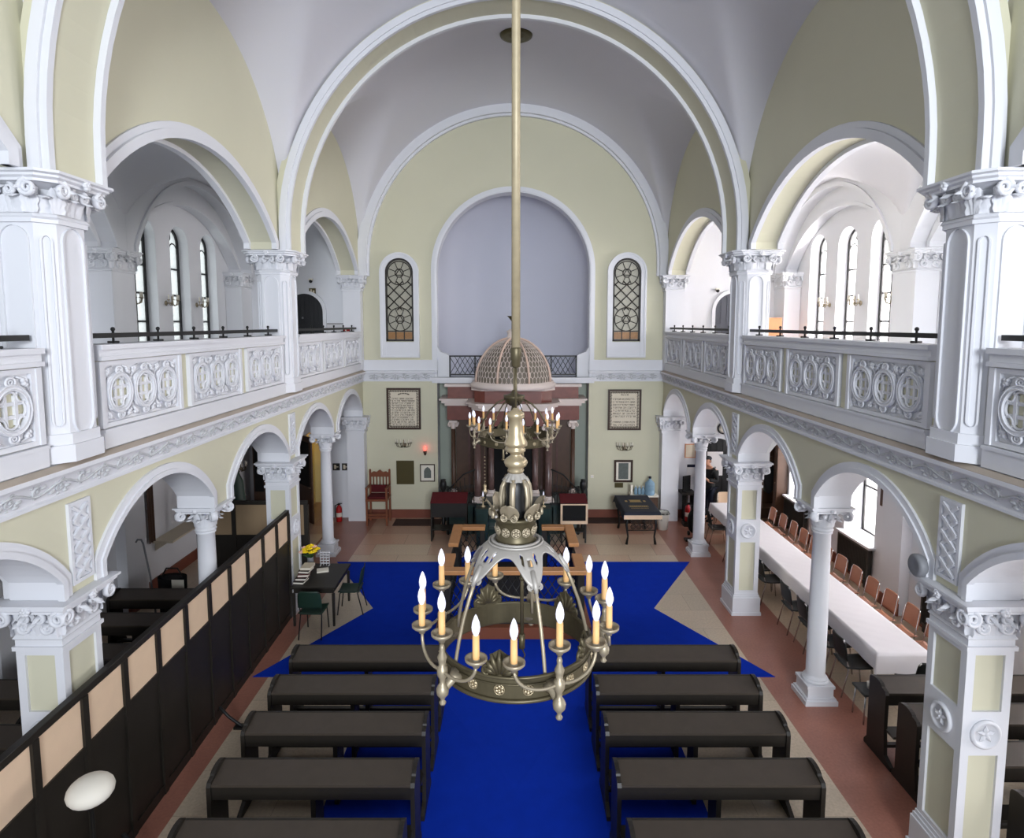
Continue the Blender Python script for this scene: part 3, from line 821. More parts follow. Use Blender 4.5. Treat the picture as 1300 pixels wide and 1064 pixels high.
# carved balcony panel: three rings with interlaced bars, 1.55 x 0.66 m, facing -y
def carved_panel(W=1.43, H=0.68):
    back = MB(); back.box(-W / 2, W / 2, 0.03, 0.05, 0, H)
    fr = MB(); b = 0.045
    fr.box(-W / 2, W / 2, -0.02, 0.03, 0, b); fr.box(-W / 2, W / 2, -0.02, 0.03, H - b, H); fr.box(-W / 2, -W / 2 + b, -0.02, 0.03, b, H - b); fr.box(W / 2 - b, W / 2, -0.02, 0.03, b, H - b)
    for q in (-1, 1): fr.box(q * W / 2, q * (W / 2 + 0.06), -0.035, 0.025, 0, H)
    cw = (W - 2 * b) / 3; r = min(cw, H - 2 * b) / 2 * 0.94; cz = H / 2
    F = lambda x, z, t: (x, t, z)
    for k in (-1, 0, 1):
        cx = k * cw
        out = [(cx + r * math.cos(2 * PI * i / 36), cz + r * math.sin(2 * PI * i / 36) * 1.04) for i in range(36)]
        inn = [(cx + (r - 0.05) * math.cos(2 * PI * i / 36), cz + (r - 0.05) * math.sin(2 * PI * i / 36) * 1.04) for i in range(36)]
        fr.band(inn, out, F, -0.025, 0.03, closed=True)
        for rr in (r - 0.008, r - 0.042): fr.tube([(cx + rr * math.cos(2 * PI * i / 36), -0.028, cz + rr * 1.04 * math.sin(2 * PI * i / 36)) for i in range(36)], 0.008, 5, True)
        # small loops above and below, and between the rings
        for q in (-1, 1):
            for rr, th in ((0.05, 0.012), (0.022, 0.008)):
                fr.tube([(cx + rr * math.cos(2 * PI * i / 14), -0.018, cz + q * (r * 1.04 - 0.004 + 0.022) + rr * 0.75 * math.sin(2 * PI * i / 14)) for i in range(14)], th, 5, True)
        # woven bars in the ring: two upright, two level, looped at their ends
        ri = r - 0.055; g = ri * 0.36
        for q in (-1, 1):
            e = math.sqrt(ri * ri - g * g)
            fr.box(cx + q * g - 0.016, cx + q * g + 0.016, -0.01, 0.03, cz - e * 0.86, cz + e * 0.86)
            fr.box(cx - e * 0.9, cx + e * 0.9, -0.006, 0.03, cz + q * g - 0.016, cz + q * g + 0.016)
        for qa in (-1, 1):
            for qb in (-1, 1):
                lp = [(cx + qa * (g + 0.062 + 0.055 * math.cos(2 * PI * i / 14)), -0.004, cz + qb * (g + 0.062 + 0.055 * math.sin(2 * PI * i / 14))) for i in range(14)]
                fr.tube(lp, 0.013, 5, True)
        for q in (-1, 1):
            fr.tube([(cx + g * math.cos(PI * i / 10), -0.004, cz + q * (ri * 0.8 + 0.2 * ri * math.sin(PI * i / 10))) for i in range(11)], 0.013, 5)
            fr.tube([(cx + q * (ri * 0.8 + 0.2 * ri * math.sin(PI * i / 10)), -0.004, cz + g * math.cos(PI * i / 10)) for i in range(11)], 0.013, 5)
        # spandrel plate with leaves
        hx, hz = cw / 2, H / 2 - b
        po = []; pi_ = []
        for i in range(48):
            a = 2 * PI * i / 48; c_, s_ = math.cos(a), math.sin(a); k_ = min(hx / max(abs(c_), 1e-6), hz / max(abs(s_), 1e-6))
            po.append((cx + c_ * k_, cz + s_ * k_)); pi_.append((cx + (r - 0.03) * c_, cz + (r - 0.03) * 1.04 * s_))
        fr.band(pi_, po, F, 0.014, 0.028, closed=True)
        for qa in (-1, 1):
            for qb in (-1, 1):
                X = cx + qa * cw * 0.42; Z = cz + qb * (H / 2 - b - 0.055)
                for j in range(3):
                    a = PI / 4 + (j - 1) * 0.75
                    fr.ball((X - qa * 0.03 * math.cos(a) * 1.2, 0.0, Z - qb * 0.03 * math.sin(a) * 1.2), 0.024, 6, 4, 0, (1.0, 1.0, 1.0))
                fr.ball((X, 0.0, Z), 0.02, 6, 4)
                fr.tube([(X - qa * 0.10 + 0.0, 0.005, Z + qb * 0.035), (X - qa * 0.02, 0.0, Z + qb * 0.012), (X + qa * 0.03, 0.005, Z - qb * 0.09)], 0.011, 5)
    return back.mesh('panel_ground', 'green'), fr.mesh('carved_panel', 'white')
PB, PF = carved_panel()
def balustrade(sg, y0, y1, label):
    f = side(sg); t = thing('gallery_balustrade', label, 'balustrade', (0, 0, 0), group='carved white balcony fronts', kind='thing')
    pl = MB(); pl.box(sg * 4.14, sg * 4.42, y0, y1, GF + 0.036, 4.40); pl.box(sg * 4.125, sg * 4.42, y0, y1, 4.40, 4.43); pl.build('plinth', 'white', t)
    cp = MB(); cp.box(sg * 4.12, sg * 4.44, y0, y1, 5.13, 5.17); cp.box(sg * 4.145, sg * 4.42, y0, y1, 5.17, 5.24); cp.box(sg * 4.11, sg * 4.46, y0, y1, 5.24, 5.29); cp.build('coping', 'white', t)
    n = 3; L = (y1 - y0); pw = 1.5; gap = (L - n * 1.56) / (n - 1)
    bd = MB(); bd.box(sg * 4.20, sg * 4.40, y0, y1, 4.43, 5.13); bd.build('parapet', 'green', t)
    for k in range(n):
        c = y0 + 0.78 + k * (1.56 + gap)
        o = part('carved_panel', PF, t, (sg * 4.185, c, 4.44), -sg * PI / 2)
        g = part('panel_ground', PB, o, (0, 0, 0)); 
for sg, nm in SIDES:
    balustrade(sg, P1 + 0.38, P2 - 0.38, 'carved white balcony front on the %s between the two fluted piers' % nm)
    balustrade(sg, P2 + 0.38, 16.95, 'carved white balcony front on the %s running to the back wall' % nm)
    balustrade(sg, 0.6, P1 - 0.38, 'carved white balcony front cut off by the %s edge of the view' % nm)
    for y0, y1, lab in ((0.6, P1 - 0.35, 'dark handrail cut off by the %s edge of the view'), (P1 + 0.35, P2 - 0.35, 'dark handrail with knobs on the balcony front between the %s piers'), (P2 + 0.35, 16.98, 'dark handrail with knobs on the far balcony front on the %s')):
        t = thing('handrail', lab % nm, 'handrail', (sg * 4.3, 0, 5.292), group='dark balcony handrails', kind='thing')
        r = MB(); r.box(-0.04, 0.04, y0, y1, 0.06, 0.11); r.build('rail', 'black', t)
        n = 6
        for k in range(n):
            y = y0 + (y1 - y0) * (k + 0.6) / n
            p = MB(); p.rod((0.0, y, 0), (0, y, 0.14), 0.014, 6); p.ball((0, y, 0.15), 0.024, 8, 6); p.rod((-0.06, y, 0.013), (0.06, y, 0.013), 0.012, 6); p.build('post', 'black', t)

# ------------------------------------------------------------------ wall lights
def sconce(x, y, z, rz, label, arms=5, scale=1.0, lit=False):
    t = thing('wall_sconce', label, 'wall light', (x, y, z), rz, group='branched candle sconces')
    b = MB(); b.lathe([(0.05, 0), (0.06, 0.015), (0.03, 0.03), (0.0, 0.035)], 14); b.xf(Matrix.Rotation(PI / 2, 4, 'X')); b.rod((0, -0.03, 0), (0, -0.14, 0), 0.012, 6); b.ball((0, -0.14, 0), 0.035, 8, 6); b.rod((0, -0.14, 0), (0, -0.14, 0.15), 0.012, 6)
    b.build('backplate', 'brass', t)
    for k in range(arms):
        a = -PI * 0.92 + PI * 0.84 * k / (arms - 1); R = 0.19 * scale
        ex, ey = R * math.cos(a), -0.14 + R * 0.6 * math.sin(a)
        m = MB(); m.tube([(0, -0.14, 0.02), (ex * 0.4, -0.14 + (ey + 0.14) * 0.4, -0.06), (ex * 0.85, -0.14 + (ey + 0.14) * 0.85, -0.03), (ex, ey, 0.06)], 0.009, 5); m.lathe([(0.0, 0.055), (0.03, 0.06), (0.032, 0.075), (0.012, 0.075)], 8, (ex, ey, 0))
        o = m.build('arm', 'bronze' if scale > 1.1 else 'brass', t)
        c = MB(); c.rod((ex, ey, 0.075), (ex, ey, 0.18), 0.012, 6); c.build('candle', 'matboard', o)
    return t
for sg, nm in SIDES:
    for y, w in ((12.42, 'the first tall window'), (13.78, 'the first and second tall windows'), (15.12, 'the second and third tall windows')):
        lab = 'brass candle sconce on the %s gallery wall %s' % (nm, ('before ' + w) if y < 13 else ('between ' + w))
        sconce(sg * 7.638, y, 5.95, PI / 2 if sg < 0 else -PI / 2, lab)
# ================================================================== CHANDELIERS, ARK, BIMAH
def ccircle(r, z, n=48): return [(r * math.cos(2 * PI * i / n), r * math.sin(2 * PI * i / n), z) for i in range(n)]
def rosette(r=0.022):
    m = MB()
    for q in range(6):
        a = 2 * PI * q / 6; m.ball((0.62 * r * math.cos(a), 0.62 * r * math.sin(a), 0), r * 0.42, 6, 4, 0, (1, 1, 0.5))
    m.tube([(r * 1.05 * math.cos(2 * PI * i / 12), r * 1.05 * math.sin(2 * PI * i / 12), 0) for i in range(12)], r * 0.12, 4, True)
    m.ball((0, 0, 0.002), r * 0.32, 6, 4)
    return m
ROS = rosette()
def palmette(h, w):
    """upright crest in the xz plane, facing -y"""
    m = MB()
    for j in range(-3, 4):
        a = j * 0.42; l = h * (1.0 - 0.09 * abs(j))
        pts = [(0.1 * w * math.sin(a), 0, h * 0.12), (l * 0.5 * math.sin(a), -0.004, h * 0.12 + l * 0.45 * math.cos(a)), (l * 0.78 * math.sin(a) * 1.05, 0, h * 0.12 + l * 0.82 * math.cos(a))]
        m.tube(pts, [0.008 * h / 0.11, 0.014 * h / 0.11, 0.006 * h / 0.11], 6)
    m.ball((0, 0, h * 0.12), h * 0.13, 8, 5, 0, (1, 0.5, 1))
    for q in (-1, 1):
        pts = []
        for i in range(13):
            t = i / 12; a = t * 1.7 * PI; r = w * 0.18 * (1 - 0.7 * t)
            pts.append((q * (w * 0.3 - r * math.cos(a) * 0.9), 0, h * 0.16 + r * math.sin(a)))
        m.tube(pts, 0.007 * h / 0.11, 5)
    # backing plate, a pointed shield
    sh = [(-w * 0.45, 0), (w * 0.45, 0), (w * 0.36, h * 0.28), (h * 0.4, h * 0.5), (h * 0.27, h * 0.8), (0, h * 0.98), (-h * 0.27, h * 0.8), (-h * 0.4, h * 0.5), (-w * 0.36, h * 0.28)]
    m.prism(sh, lambda a, b, t: (a, t, b), 0.002, 0.006)
    return m
cand = MB(); cand.lathe([(0.015, 0), (0.0155, 0.02), (0.0145, 0.11), (0.0, 0.11)], 10); cand_m = cand.mesh('candle', 'candle')
bul = MB(); bul.lathe([(0.010, 0), (0.0165, 0.018), (0.0185, 0.036), (0.015, 0.058), (0.006, 0.083), (0.0, 0.092)], 12); bul_m = bul.mesh('bulb', 'bulb')
cup = MB(); cup.lathe([(0.0, -0.03), (0.014, -0.026), (0.016, -0.015), (0.036, -0.004), (0.047, 0.006), (0.048, 0.018), (0.041, 0.016), (0.034, 0.004), (0.016, 0.004), (0.016, 0.012), (0.0, 0.012)], 16); cup_m = cup.mesh('drip_cup', 'brass')
pst = MB(); pst.lathe([(0.0, -0.165), (0.012, -0.16), (0.016, -0.15), (0.008, -0.14), (0.012, -0.128), (0.026, -0.112), (0.029, -0.09), (0.02, -0.07), (0.012, -0.06), (0.014, -0.04), (0.024, -0.02), (0.024, 0.012), (0.014, 0.02), (0.018, 0.045), (0.022, 0.06), (0.011, 0.085), (0.013, 0.10), (0.008, 0.12)], 14)
pst_m = pst.mesh('post', 'brass')
def chandelier(label, x, y, zr, R, ncl, rot, spread, armspan, variant):
    t = thing('chandelier', label, 'chandelier', (x, y, zr), group=None)
    rg = MB(); hb = 0.105
    rg.lathe([(R - 0.004, -hb), (R + 0.004, -hb), (R + 0.004, 0.0), (R - 0.004, 0.0), (R - 0.004, -hb)], 72, smooth=False, cap=False)
    rg.tube(ccircle(R + 0.006, -hb, 72), 0.011, 6, True); rg.tube(ccircle(R + 0.005, 0.0, 72), 0.009, 6, True); rg.tube(ccircle(R + 0.006, -0.03, 72), 0.004, 5, True)
    rg.build('ring', 'bronze', t)
    for k in range(ncl):
        a = rot + 2 * PI * k / ncl
        pr = R + 0.08
        px, py = pr * math.cos(a), pr * math.sin(a)
        po = part('post', pst_m, t, (px, py, 0.0), a)
        br = MB(); br.xf(Matrix.Identity(4)); br.tube([(-0.08, 0, -0.055), (-0.055, 0, -0.06), (-0.02, 0, -0.085), (0, 0, -0.09)], [0.04, 0.022, 0.018, 0.018], 10); br.build('bracket', 'brass', po)
        spots = [(px, py, 0.155)]
        for q in (-1, 1):
            b = a + q * armspan; cx, cy = spread * math.cos(b), spread * math.sin(b)
            mid = a + q * armspan * 0.5
            ar = MB(); m = Vector(((px + cx) / 2, (py + cy) / 2, 0)); o = Vector((math.cos(mid), math.sin(mid), 0)) * 0.02
            P0 = Vector((px, py, 0.0)); P3 = Vector((cx, cy, 0.085))
            P1_ = P0 + (P3 - P0) * 0.35 + Vector((0, 0, -0.05)) + o; P2_ = P0 + (P3 - P0) * 0.95 + Vector((0, 0, -0.09)) + o * 0.4
            pts = []
            for i in range(13):
                s = i / 12; pts.append(P0 * (1 - s) ** 3 + P1_ * 3 * s * (1 - s) ** 2 + P2_ * 3 * s * s * (1 - s) + P3 * s ** 3)
            ar.tube(pts, 0.0075, 6); ar.build('arm', 'brass', t)
            spots.append((cx, cy, 0.11))
        for (cx, cy, cz) in spots:
            part('drip_cup', cup_m, t, (cx, cy, cz))
            c = part('candle', cand_m, t, (cx, cy, cz + 0.004)); part('bulb', bul_m, c, (0, 0, 0.11))
        # crest and rosettes between the posts
        b = a + PI / ncl
        cr = palmette(0.125, 0.19); o = cr.build('crest', 'bronze', t); o.location = (R * math.cos(b), R * math.sin(b), 0.0); o.rotation_euler = (0, 0, b + PI / 2)
        for q in (-0.55, 0, 0.55) if variant == 1 else (-0.4, 0.4):
            d = b + q * PI / ncl * 1.0
            ro = MB(); ro.merge(ROS, Matrix.Rotation(d, 4, 'Z') @ Matrix.Translation((R + 0.006, 0, -0.055)) @ Matrix.Rotation(PI / 2, 4, 'Y')); ro.build('rosette', 'gold', t)
    return t
CH1 = (-0.012, 2.9, 3.985)
t = chandelier('large brass chandelier in the foreground with fifteen lit candle bulbs', *CH1, 0.36, 5, math.radians(78.5), 0.455, 0.45, 1)
r = MB(); r.lathe([(0.0205, 1.34), (0.0195, 2.6), (0.0195, 4.4), (0.0215, 7.55)], 16); r.build('hanging_pipe', 'pipe', t)
r = MB(); r.lathe([(0.0, 1.31), (0.012, 1.31), (0.022, 1.318), (0.022, 1.345), (0.026, 1.35), (0.026, 1.40), (0.023, 1.405)], 16); r.rod((0, 0, 1.11), (0, 0, 1.32), 0.006, 8); r.build('coupling', 'bronze', t)
r = MB(); r.lathe([(0.0, 1.125), (0.012, 1.12), (0.018, 1.11), (0.040, 1.098), (0.040, 1.078), (0.032, 1.07), (0.033, 1.03), (0.037, 0.99), (0.055, 0.957), (0.054, 0.943), (0.034, 0.935), (0.046, 0.928), (0.046, 0.916), (0.026, 0.905), (0.026, 0.895), (0.048, 0.88), (0.057, 0.863), (0.050, 0.845), (0.034, 0.834), (0.040, 0.825), (0.032, 0.81)], 28); r.build('stem', 'gold', t)
r = MB()
vs = []
def collar(u, v):
    a = 2 * PI * u; rr = (0.034 + 0.028 * v) * (1 + 0.07 * v * math.cos(a * 16)); return (rr * math.cos(a), rr * math.sin(a), 0.812 - 0.035 * v)
r.grid(collar, 96, 6); r.build('fluted_collar', 'pewter', t)
for k in range(6):
    a = 2 * PI * k / 6 + 0.3; r = MB(); u = Vector((math.cos(a), math.sin(a), 0))
    r.tube([u * rr + Vector((0, 0, z)) for rr, z in ((0.05, 0.785), (0.068, 0.75), (0.076, 0.70), (0.074, 0.65), (0.07, 0.605))], 0.010, 6, flat=1.5); r.build('cage_rib', 'brass', t)
r = MB(); r.lathe([(0.05, 0.60), (0.052, 0.64), (0.046, 0.70), (0.048, 0.74), (0.03, 0.79), (0.0, 0.80)], 16); r.build('cage_shade_core', 'black', t)  # core coloured black for the shade inside the open cage
r = MB(); r.lathe([(0.0, 0.60), (0.095, 0.602), (0.104, 0.612), (0.112, 0.604), (0.104, 0.592), (0.095, 0.588), (0.094, 0.50), (0.10, 0.492), (0.0, 0.488)], 40); cro = r.build('crown_drum', 'bronze', t)
for k in range(12):
    d = 2 * PI * k / 12; ro = MB(); ro.merge(ROS, Matrix.Rotation(d, 4, 'Z') @ Matrix.Translation((0.096, 0, 0.545)) @ Matrix.Rotation(PI / 2, 4, 'Y') @ Matrix.Scale(0.9, 4)); ro.build('rosette', 'brass', cro)
for k in range(6):
    d = 2 * PI * k / 6 + 0.25; u = Vector((math.cos(d), math.sin(d), 0)); tn_ = Vector((-math.sin(d), math.cos(d), 0)); m = MB()
    def lf(s, w): 
        q = (w * 2 - 1); ww = 0.048 * math.sqrt(max(0.0, 1 - (1.9 * s - 0.9) ** 2 * 0.95)) ; rr = 0.104 + 0.045 * s ** 1.5
        return u * (rr - 0.012 * abs(q)) + tn_ * (q * ww * (1.0 + 0.05 * math.cos(q * 9))) + Vector((0, 0, 0.605 + 0.085 * s))
    m.grid(lf, 10, 10)
    for q in (-1, 1): spiral(m, u * 0.118 + tn_ * (q * 0.022) + Vector((0, 0, 0.622)), tn_ * q, Vector((0, 0, 1)), 0.018, 0.005)
    m.build('crown_leaf', 'brass', t)
for k in range(12):
    d = 2 * PI * (k + 0.5) / 12 + 0.25; m = MB(); m.ball((0.106 * math.cos(d), 0.106 * math.sin(d), 0.612), 0.009, 8, 5)
    m.build('crown_bead', 'pewter', t)
r = MB()
SKA = math.radians(75)
def skirt(a, v):
    e = abs(math.cos(2.5 * (a - SKA))) ** 2.6
    ro = 0.160 + 0.085 * e; rr = 0.094 + (ro - 0.094) * v
    q = (rr - 0.094) / (0.245 - 0.094); z = 0.488 - 0.045 * q - 0.105 * q ** 2.2
    return (rr * math.cos(a), rr * math.sin(a), z)
NU, NV = 200, 14
vs = [skirt(2 * PI * i / NU + SKA, j / NV) for i in range(NU) for j in range(NV + 1)]; fs = []
for i in range(NU):
    da = abs(((2 * PI * (i + 0.5) / NU * 5 / 2 + PI / 2) % PI) - PI / 2) / 2.5
    for j in range(NV):
        v = (j + 0.5) / NV
        if 0.16 < da + 0.10 * (v - 0.5) < 0.24 and 0.42 < v < 0.72: continue
        if da < 0.07 and 0.5 < v < 0.66: continue
        k = (i + 1) % NU; fs.append((i * (NV + 1) + j, k * (NV + 1) + j, k * (NV + 1) + j + 1, i * (NV + 1) + j + 1))
r.add(vs, fs, True)
r.tube(ccircle(0.112, 0.488, 40), 0.008, 6, True); r.tube(ccircle(0.128, 0.482, 40), 0.006, 6, True)
o = r.build('skirt', 'pewter', t); sd = o.modifiers.new('thickness', 'SOLIDIFY'); sd.thickness = 0.006
for k in range(5):
    d = SKA + 2 * PI * k / 5; u = Vector((math.cos(d), math.sin(d), 0)); w = Vector((-math.sin(d), math.cos(d), 0))
    m = MB()
    m.tube([u * rr + Vector((0, 0, z)) for rr, z in ((0.205, 0.405), (0.24, 0.35), (0.255, 0.32))], [0.012, 0.014, 0.008], 6)
    for q in (-1, 1): spiral(m, u * 0.235 + w * (q * 0.02) + Vector((0, 0, 0.345)), w * q, (u * 0.6 + Vector((0, 0, -0.8))), 0.016, 0.004)
    m.build('fork', 'pewter', t)
    m = MB(); m.tube([u * rr + Vector((0, 0, z)) for rr, z in ((0.235, 0.36), (0.272, 0.27), (0.305, 0.18), (0.33, 0.09), (0.35, 0.0), (0.356, -0.05))], 0.0085, 6, flat=0.6); m.build('rib', 'brass', t)
m = MB(); m.rod((0.03, -0.02, 0.47), (0.03, -0.02, 0.02), 0.009, 8); m.ball((0.03, -0.02, 0.30), 0.014, 8, 5); m.rod((0.03, -0.02, 0.02), (0.03, -0.02, -0.05), 0.015, 8)
m.tube([(0.03, -0.02, -0.05), (0.045, -0.03, -0.08), (0.035, -0.04, -0.10), (0.02, -0.03, -0.09)], 0.004, 5); m.build('centre_spindle', 'bronze', t)

t = chandelier('smaller looking chandelier hanging farther back in front of the dome, wide ring of candle bulbs', 0.0, 8.6, 3.96, 0.5, 6, math.radians(80), 0.62, 0.36, 2)
r = MB(); r.lathe([(0.014, 0.6), (0.014, 7.7)], 12); r.build('hanging_pipe', 'pipe', t)
r = MB(); r.lathe([(0.0, 0.40), (0.06, 0.405), (0.11, 0.44), (0.145, 0.52), (0.15, 0.55), (0.10, 0.555), (0.05, 0.58), (0.03, 0.62), (0.0, 0.63)], 28); r.build('bowl', 'bronze', t)
r = MB(); r.lathe([(0.0, -0.06), (0.03, -0.04), (0.05, 0.0), (0.02, 0.04), (0.02, 0.30), (0.05, 0.33), (0.03, 0.41)], 20); r.build('stem', 'bronze', t)
for k in range(6):
    d = math.radians(50) + PI / 3 * k; u = Vector((math.cos(d), math.sin(d), 0)); m = MB()
    m.tube([u * rr + Vector((0, 0, z)) for rr, z in ((0.12, 0.5), (0.24, 0.44), (0.36, 0.32), (0.45, 0.15), (0.495, 0.0))], 0.012, 6, flat=0.6); m.build('rib', 'bronze', t)
# ceiling rose over the far bay
m = MB(); m.lathe([(0.0, -0.10), (0.07, -0.095), (0.12, -0.05), (0.16, -0.02), (0.26, -0.035), (0.34, -0.012), (0.35, 0.03), (0.0, 0.04)], 40)
tag(m.build('ceiling_rose', 'plaque', None, (0.06, 13.9, 11.6)), 'round brass ceiling rose on the far vault above the dome', 'ceiling rose')

# ------------------------------------------------------------------ the ark
ark = thing('holy_ark', 'tall columned ark with burgundy entablature and ribbed dome in the central recess', 'ark', (0, 0, 0))
AC = 16.35
def apart(nm, mb, mt, bevel=0.0, par=None): return mb.build(nm, mt, par or ark, bevel=bevel)
m = MB(); m.box(-1.05, 1.05, AC - 0.45, 17.88, 0.0, 0.78); m.box(-1.1, 1.1, AC - 0.5, 17.88, 0.74, 0.82); m.box(-2.0, 2.0, 16.95, 17.88, 0, 0.75); apart('plinth', m, 'greenmarble')
for k in range(4):
    m = MB(); m.box(-0.62, 0.62, AC - 1.45 + 0.28 * k, AC - 1.17 + 0.28 * k, 0, 0.18 * (k + 1)); apart('step', m, 'greenmarble')
for s in (-1, 1):
    m = MB(); m.prism([(AC - 1.5, 0), (AC - 0.5, 0), (AC - 0.5, 0.82), (AC - 1.2, 0.55), (AC - 1.5, 0.55)], lambda a, b, q: (q, a, b), s * 0.66, s * 0.84); apart('cheek_wall', m, 'greenmarble')
    m = MB(); m.box(s * 0.62, s * 0.9, AC - 1.62, AC - 1.3, 0, 0.98); m.box(s * 0.60, s * 0.92, AC - 1.64, AC - 1.28, 0.98, 1.03); apart('newel', m, 'greenmarble')
# body and doors
m = MB(); m.box(-0.615, 0.615, 17.0, 17.88, 0.82, 2.95); apart('door_recess', m, 'blackcloth')
for s in (-1, 1):
    m = MB(); m.box(s * 0.02, s * 0.34, 16.95, 16.99, 0.9, 2.85)
    d = apart('ark_door', m, 'blackcloth')
    g = MB(); g.lathe([(0.055, 0), (0.055, 0.03), (0.035, 0.05), (0.03, 0.6), (0.05, 0.64), (0.055, 0.68), (0.03, 0.72), (0.045, 0.78), (0.0, 0.82)], 12, (s * 0.27, 16.9, 1.75)); 
    for q in (-1, 1): spiral(g, (s * 0.27 + q * 0.05, 16.88, 2.40), (q, 0, 0), (0, 0, 1), 0.04, 0.01)
    g.build('gold_pillar', 'gold', d)
    g = MB()
    for i in range(3): spiral(g, (s * (0.1 + 0.08 * (i % 2)), 16.93, 1.15 + 0.14 * i), (s, 0, 0), (0, 0, 1), 0.06, 0.012)
    g.build('gold_scroll', 'gold', d)
    m = MB(); m.box(s * 0.62, s * 1.6, 17.25, 17.4, 0.75, 2.95); apart('side_panel', m, 'walnut')
    m = MB(); m.box(s * 0.78, s * 0.84, 17.2, 17.25, 0.8, 2.9); m.box(s * 1.2, s * 1.26, 17.2, 17.25, 0.8, 2.9); apart('pilaster_strip', m, 'brownmarble')
def acol(x, y, z0, z1, r, mt, cap):
    m = MB(); m.lathe([(r * 1.05, z0 + 0.16), (r, z0 + 0.3), (r * 0.9, z1 - 0.24)], 18, (x, y, 0)); c = apart('ark_column', m, mt)
    b = MB(); b.box(x - r * 1.5, x + r * 1.5, y - r * 1.5, y + r * 1.5, z0, z0 + 0.07); b.lathe([(r * 1.4, z0 + 0.07), (r * 1.45, z0 + 0.1), (r * 1.15, z0 + 0.13), (r * 1.2, z0 + 0.16)], 18, (x, y, 0)); b.build('column_base', 'pinkstone', c)
    k = MB(); k.lathe([(r * 0.9, z1 - 0.24), (r * 1.05, z1 - 0.22), (r * 0.95, z1 - 0.2), (r * 1.5, z1 - 0.06)], 16, (x, y, 0)); k.box(x - r * 1.65, x + r * 1.65, y - r * 1.65, y + r * 1.65, z1 - 0.06, z1)
    for qa in (-1, 1):
        for qb in (-1, 1): spiral(k, (x + qa * r * 1.5, y + qb * r * 1.5, z1 - 0.12), (qa * 0.7, qb * 0.7, 0), (0, 0, 1), 0.055, 0.016)
    k.build('column_capital', 'pinkstone' if cap else 'brownmarble', c)
for s in (-1, 1):
    acol(s * 0.93, AC - 0.3, 0.82, 2.92, 0.095, 'brownmarble', True)
    acol(s * 0.60, AC + 0.35, 0.82, 2.92, 0.085, 'brownmarble', True)
    acol(s * 1.66, 17.08, 0.75, 2.84, 0.065, 'walnut', True)
def ent(zs, mt, nm, d):
    m = MB()
    w = 1.03 + d; dw = 1.82 + d
    poly = [(-dw, 17.0 - d), (-w, 17.0 - d), (-w, AC - 0.2 - d * 0.3), (-w + 0.28, AC - 0.45 - d), (w - 0.28, AC - 0.45 - d), (w, AC - 0.2 - d * 0.3), (w, 17.0 - d), (dw, 17.0 - d), (dw, 17.89), (-dw, 17.89)]
    m.prism(poly, lambda a, b, q: (a, b, q), zs[0], zs[1]); return apart(nm, m, mt)
ent((2.86, 3.26), 'burgundy', 'architrave', 0.0)
ent((3.26, 3.34), 'pinkstone', 'cornice', 0.06); ent((3.34, 3.42), 'pinkstone', 'cornice', 0.14); ent((3.42, 3.46), 'pinkstone', 'cornice', 0.20)
ent((3.46, 3.78), 'burgundy', 'attic', -0.02)
ent((3.78, 3.85), 'pinkstone', 'attic_cornice', 0.06)
m = MB(); m.lathe([(1.02, 3.85), (1.1, 3.86), (1.12, 3.95), (1.06, 3.98), (1.06, 4.02), (0.0, 4.02)], 48, (0, AC - 0.1, 0)); apart('dome_ring', m, 'pinkstone')
DR, DH, DZ, DC = 1.03, 1.12, 4.02, AC - 0.1
def dpt(a, b, k=1.0): return (DR * k * math.cos(b) * math.cos(a), DC + DR * k * math.cos(b) * math.sin(a), DZ + DH * k * math.sin(b))
m = MB(); m.grid(lambda u, v: dpt(2 * PI * u, PI / 2 * v * 0.97, 0.965), 48, 18); apart('dome_shell', m, 'dome')
m = MB(); NB, NA = 11, 56
for j in range(NB):
    b0 = (j + 0.5) / NB * PI / 2 * 0.9
    na = NA
    rr = 0.046
    for i in range(na):
        if math.cos(b0) < 0.3 and i % 2: continue
        a0 = 2 * PI * (i + 0.5 * (j % 2)) / na
        if math.sin(a0) > 0.35: continue                     # the back of the dome lies against the recess
        hw = PI / na; hb = PI / 2 * 0.9 / NB * 0.62
        pts = [dpt(a0 + hw * math.cos(q * PI / 4), b0 + hb * math.sin(q * PI / 4), 0.975) for q in range(8)]
        m.tube(pts, 0.0075, 3, True)
apart('dome_netting', m, 'pinkstone')
for k in range(8):
    a = PI / 8 + k * PI / 4; m = MB(); m.tube([dpt(a, PI / 2 * i / 12 * 0.97, 1.0) for i in range(13)], 0.028, 6); apart('dome_rib', m, 'domerib')
m = MB(); m.lathe([(0.17, 5.10), (0.19, 5.13), (0.17, 5.16), (0.15, 5.17), (0.15, 5.27), (0.18, 5.29), (0.15, 5.32), (0.08, 5.36), (0.0, 5.37)], 20, (0, DC, 0)); apart('lantern', m, 'pinkstone')
m = MB(); m.lathe([(0.02, 5.36), (0.02, 5.55), (0.05, 5.57), (0.12, 5.66), (0.16, 5.7), (0.11, 5.7), (0.04, 5.62), (0.0, 5.62)], 16, (0, DC, 0)); apart('finial_crown', m, 'bronze')
